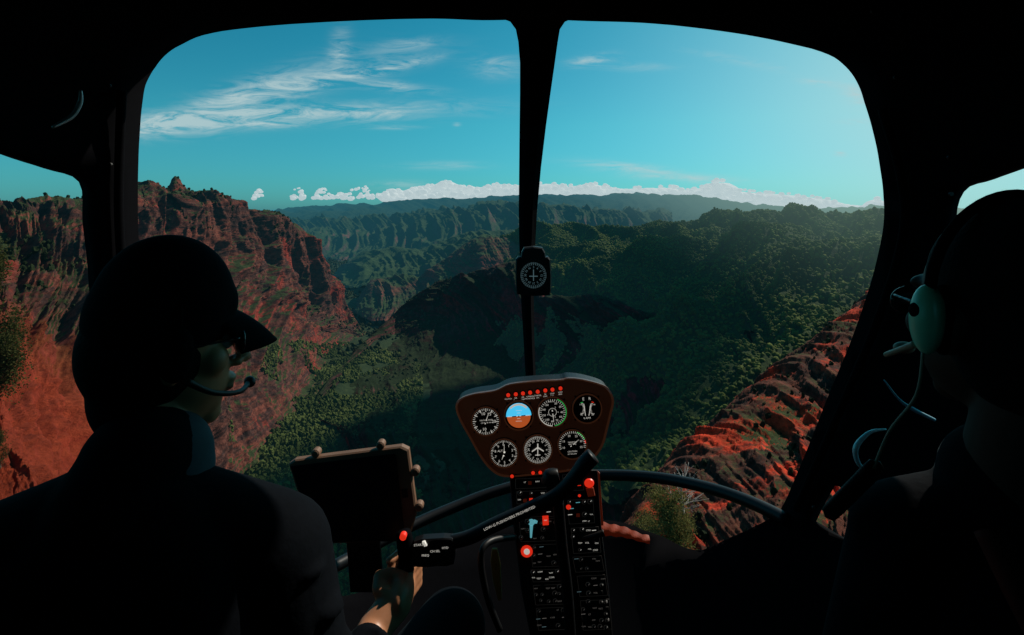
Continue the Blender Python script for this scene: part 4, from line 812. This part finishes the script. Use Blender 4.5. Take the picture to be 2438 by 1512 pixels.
for k in range(140):
    f=k/139; p=a0.lerp(a1,f); co.append(p+Vector((math.cos(k*.9)*.010,0,math.sin(k*.9)*.010)))
tube("coiled_cable",co,.0028,mBlk2,h2,k=6,sm=1)
# ------------------------------------------------------------------ sky, sun, camera
w=bpy.data.worlds.new("World"); S.world=w; w.use_nodes=True; nt=w.node_tree; N=nt.nodes; L=nt.links; N.clear()
out=N.new("ShaderNodeOutputWorld"); bg=N.new("ShaderNodeBackground"); bg.inputs[1].default_value=0.14
sky=N.new("ShaderNodeTexSky"); sky.sky_type='NISHITA'; sky.sun_disc=False; sky.sun_elevation=ELV; sky.sun_rotation=AZ; sky.altitude=800
tc=N.new("ShaderNodeTexCoord"); sp=N.new("ShaderNodeSeparateXYZ"); L.new(tc.outputs["Generated"],sp.inputs[0])
trp=ramp(N,[(0.0,(.10,.42,.58)),(0.05,(.10,.48,.57)),(0.16,(.10,.58,.57)),(0.36,(.055,.58,.57))]); L.new(sp.outputs[2],trp.inputs[0])
tint=N.new("ShaderNodeMix"); tint.data_type='RGBA'; tint.blend_type='MULTIPLY'; tint.inputs[0].default_value=1.0; L.new(sky.outputs[0],tint.inputs[6]); L.new(trp.outputs[0],tint.inputs[7])
def M_(op,a,b=None,c=None,clamp=False):
    m=N.new("ShaderNodeMath"); m.operation=op; m.use_clamp=clamp
    for i,x in enumerate((a,b,c)):
        if x is None: continue
        if isinstance(x,(int,float)): m.inputs[i].default_value=x
        else: L.new(x,m.inputs[i])
    return m.outputs[0]
yy=M_('MAXIMUM',sp.outputs[1],0.05)
A=M_('MULTIPLY_ADD',M_('DIVIDE',sp.outputs[0],yy),F,1219.0); B=M_('MULTIPLY_ADD',M_('DIVIDE',sp.outputs[2],yy),-F,HZ)
cb=N.new("ShaderNodeCombineXYZ"); L.new(A,cb.inputs[0]); L.new(B,cb.inputs[1])
def gauss(cx,cy,sx,sy,ang,amp):
    mp=N.new("ShaderNodeMapping"); mp.vector_type='TEXTURE'; mp.inputs["Location"].default_value=(cx,cy,0); mp.inputs["Rotation"].default_value=(0,0,math.radians(ang)); mp.inputs["Scale"].default_value=(sx,sy,1); L.new(cb.outputs[0],mp.inputs[0])
    d=N.new("ShaderNodeVectorMath"); d.operation='DOT_PRODUCT'; L.new(mp.outputs[0],d.inputs[0]); L.new(mp.outputs[0],d.inputs[1])
    return M_('MULTIPLY',M_('EXPONENT',M_('MULTIPLY',d.outputs["Value"],-1.0)),amp)
tot=None
for g_ in [(720,272,300,20,-2,1.7),(420,298,130,22,-2,1.5),(560,232,210,28,-19,1.2),(760,196,200,24,-14,1.1),(930,205,90,11,6,1.3),(935,160,95,10,-13,1.0),(808,118,22,44,10,.9),(960,108,75,13,-6,.7),(1190,160,60,24,0,.7),(1412,142,46,12,-8,1.5),(1520,160,70,9,0,.5),(1500,400,110,12,6,1.0),(1640,425,120,10,3,.9),(1050,395,80,9,0,.7),(960,440,60,10,0,.6),(1950,197,40,9,5,.9),(2042,225,34,24,40,1.1),(2050,290,45,6,0,.8),(2000,366,13,6,5,1.4),(1088,297,8,5,0,1.0),(1760,145,100,10,12,.5),(620,298,90,8,0,.9),(940,303,50,5,0,.8)]:
    g2=gauss(*g_); tot=g2 if tot is None else M_('ADD',tot,g2)
mp=N.new("ShaderNodeMapping"); mp.inputs["Rotation"].default_value=(0,0,math.radians(12)); mp.inputs["Scale"].default_value=(1/150,1/28,1); L.new(cb.outputs[0],mp.inputs[0])
nz=N.new("ShaderNodeTexNoise"); nz.inputs["Scale"].default_value=1.0; nz.inputs["Detail"].default_value=11; nz.inputs["Roughness"].default_value=0.68; nz.inputs["Distortion"].default_value=1.2; L.new(mp.outputs[0],nz.inputs["Vector"])
mr=N.new("ShaderNodeMapRange"); mr.inputs[1].default_value=0.38; mr.inputs[2].default_value=0.74; L.new(nz.outputs["Fac"],mr.inputs[0])
dens=M_('MINIMUM',M_('MULTIPLY',tot,mr.outputs[0]),0.82)
mxc=N.new("ShaderNodeMix"); mxc.data_type='RGBA'; mxc.inputs[7].default_value=(3.3,4.3,4.4,1)
gl=gauss(2330,250,580,430,0,.88)
mxg=N.new("ShaderNodeMix"); mxg.data_type='RGBA'; mxg.inputs[7].default_value=(3.1,4.9,5.0,1); L.new(M_('MINIMUM',gl,1.0),mxg.inputs[0]); L.new(tint.outputs[2],mxg.inputs[6])
L.new(dens,mxc.inputs[0]); L.new(mxg.outputs[2],mxc.inputs[6]); L.new(mxc.outputs[2],bg.inputs[0]); L.new(bg.outputs[0],out.inputs[0])
w.cycles.sampling_method='MANUAL'; w.cycles.sample_map_resolution=512
ld=bpy.data.lights.new("sun",'SUN'); ld.energy=4.4; ld.angle=math.radians(.5); ld.color=(1,.91,.78)
lo=bpy.data.objects.new("sun",ld); lo.rotation_euler=sd.to_track_quat('Z','Y').to_euler(); lo.location=sd*100; link(lo)
cd=bpy.data.cameras.new("camera"); cd.lens=18; cd.sensor_width=36; cd.shift_y=-(756-HZ)/2438.0; cd.clip_start=.03; cd.clip_end=400000
co_=bpy.data.objects.new("camera",cd); co_.rotation_euler=(math.radians(90),0,0); link(co_); S.camera=co_
S.view_settings.view_transform='Standard'; S.view_settings.look='None'; S.view_settings.exposure=0
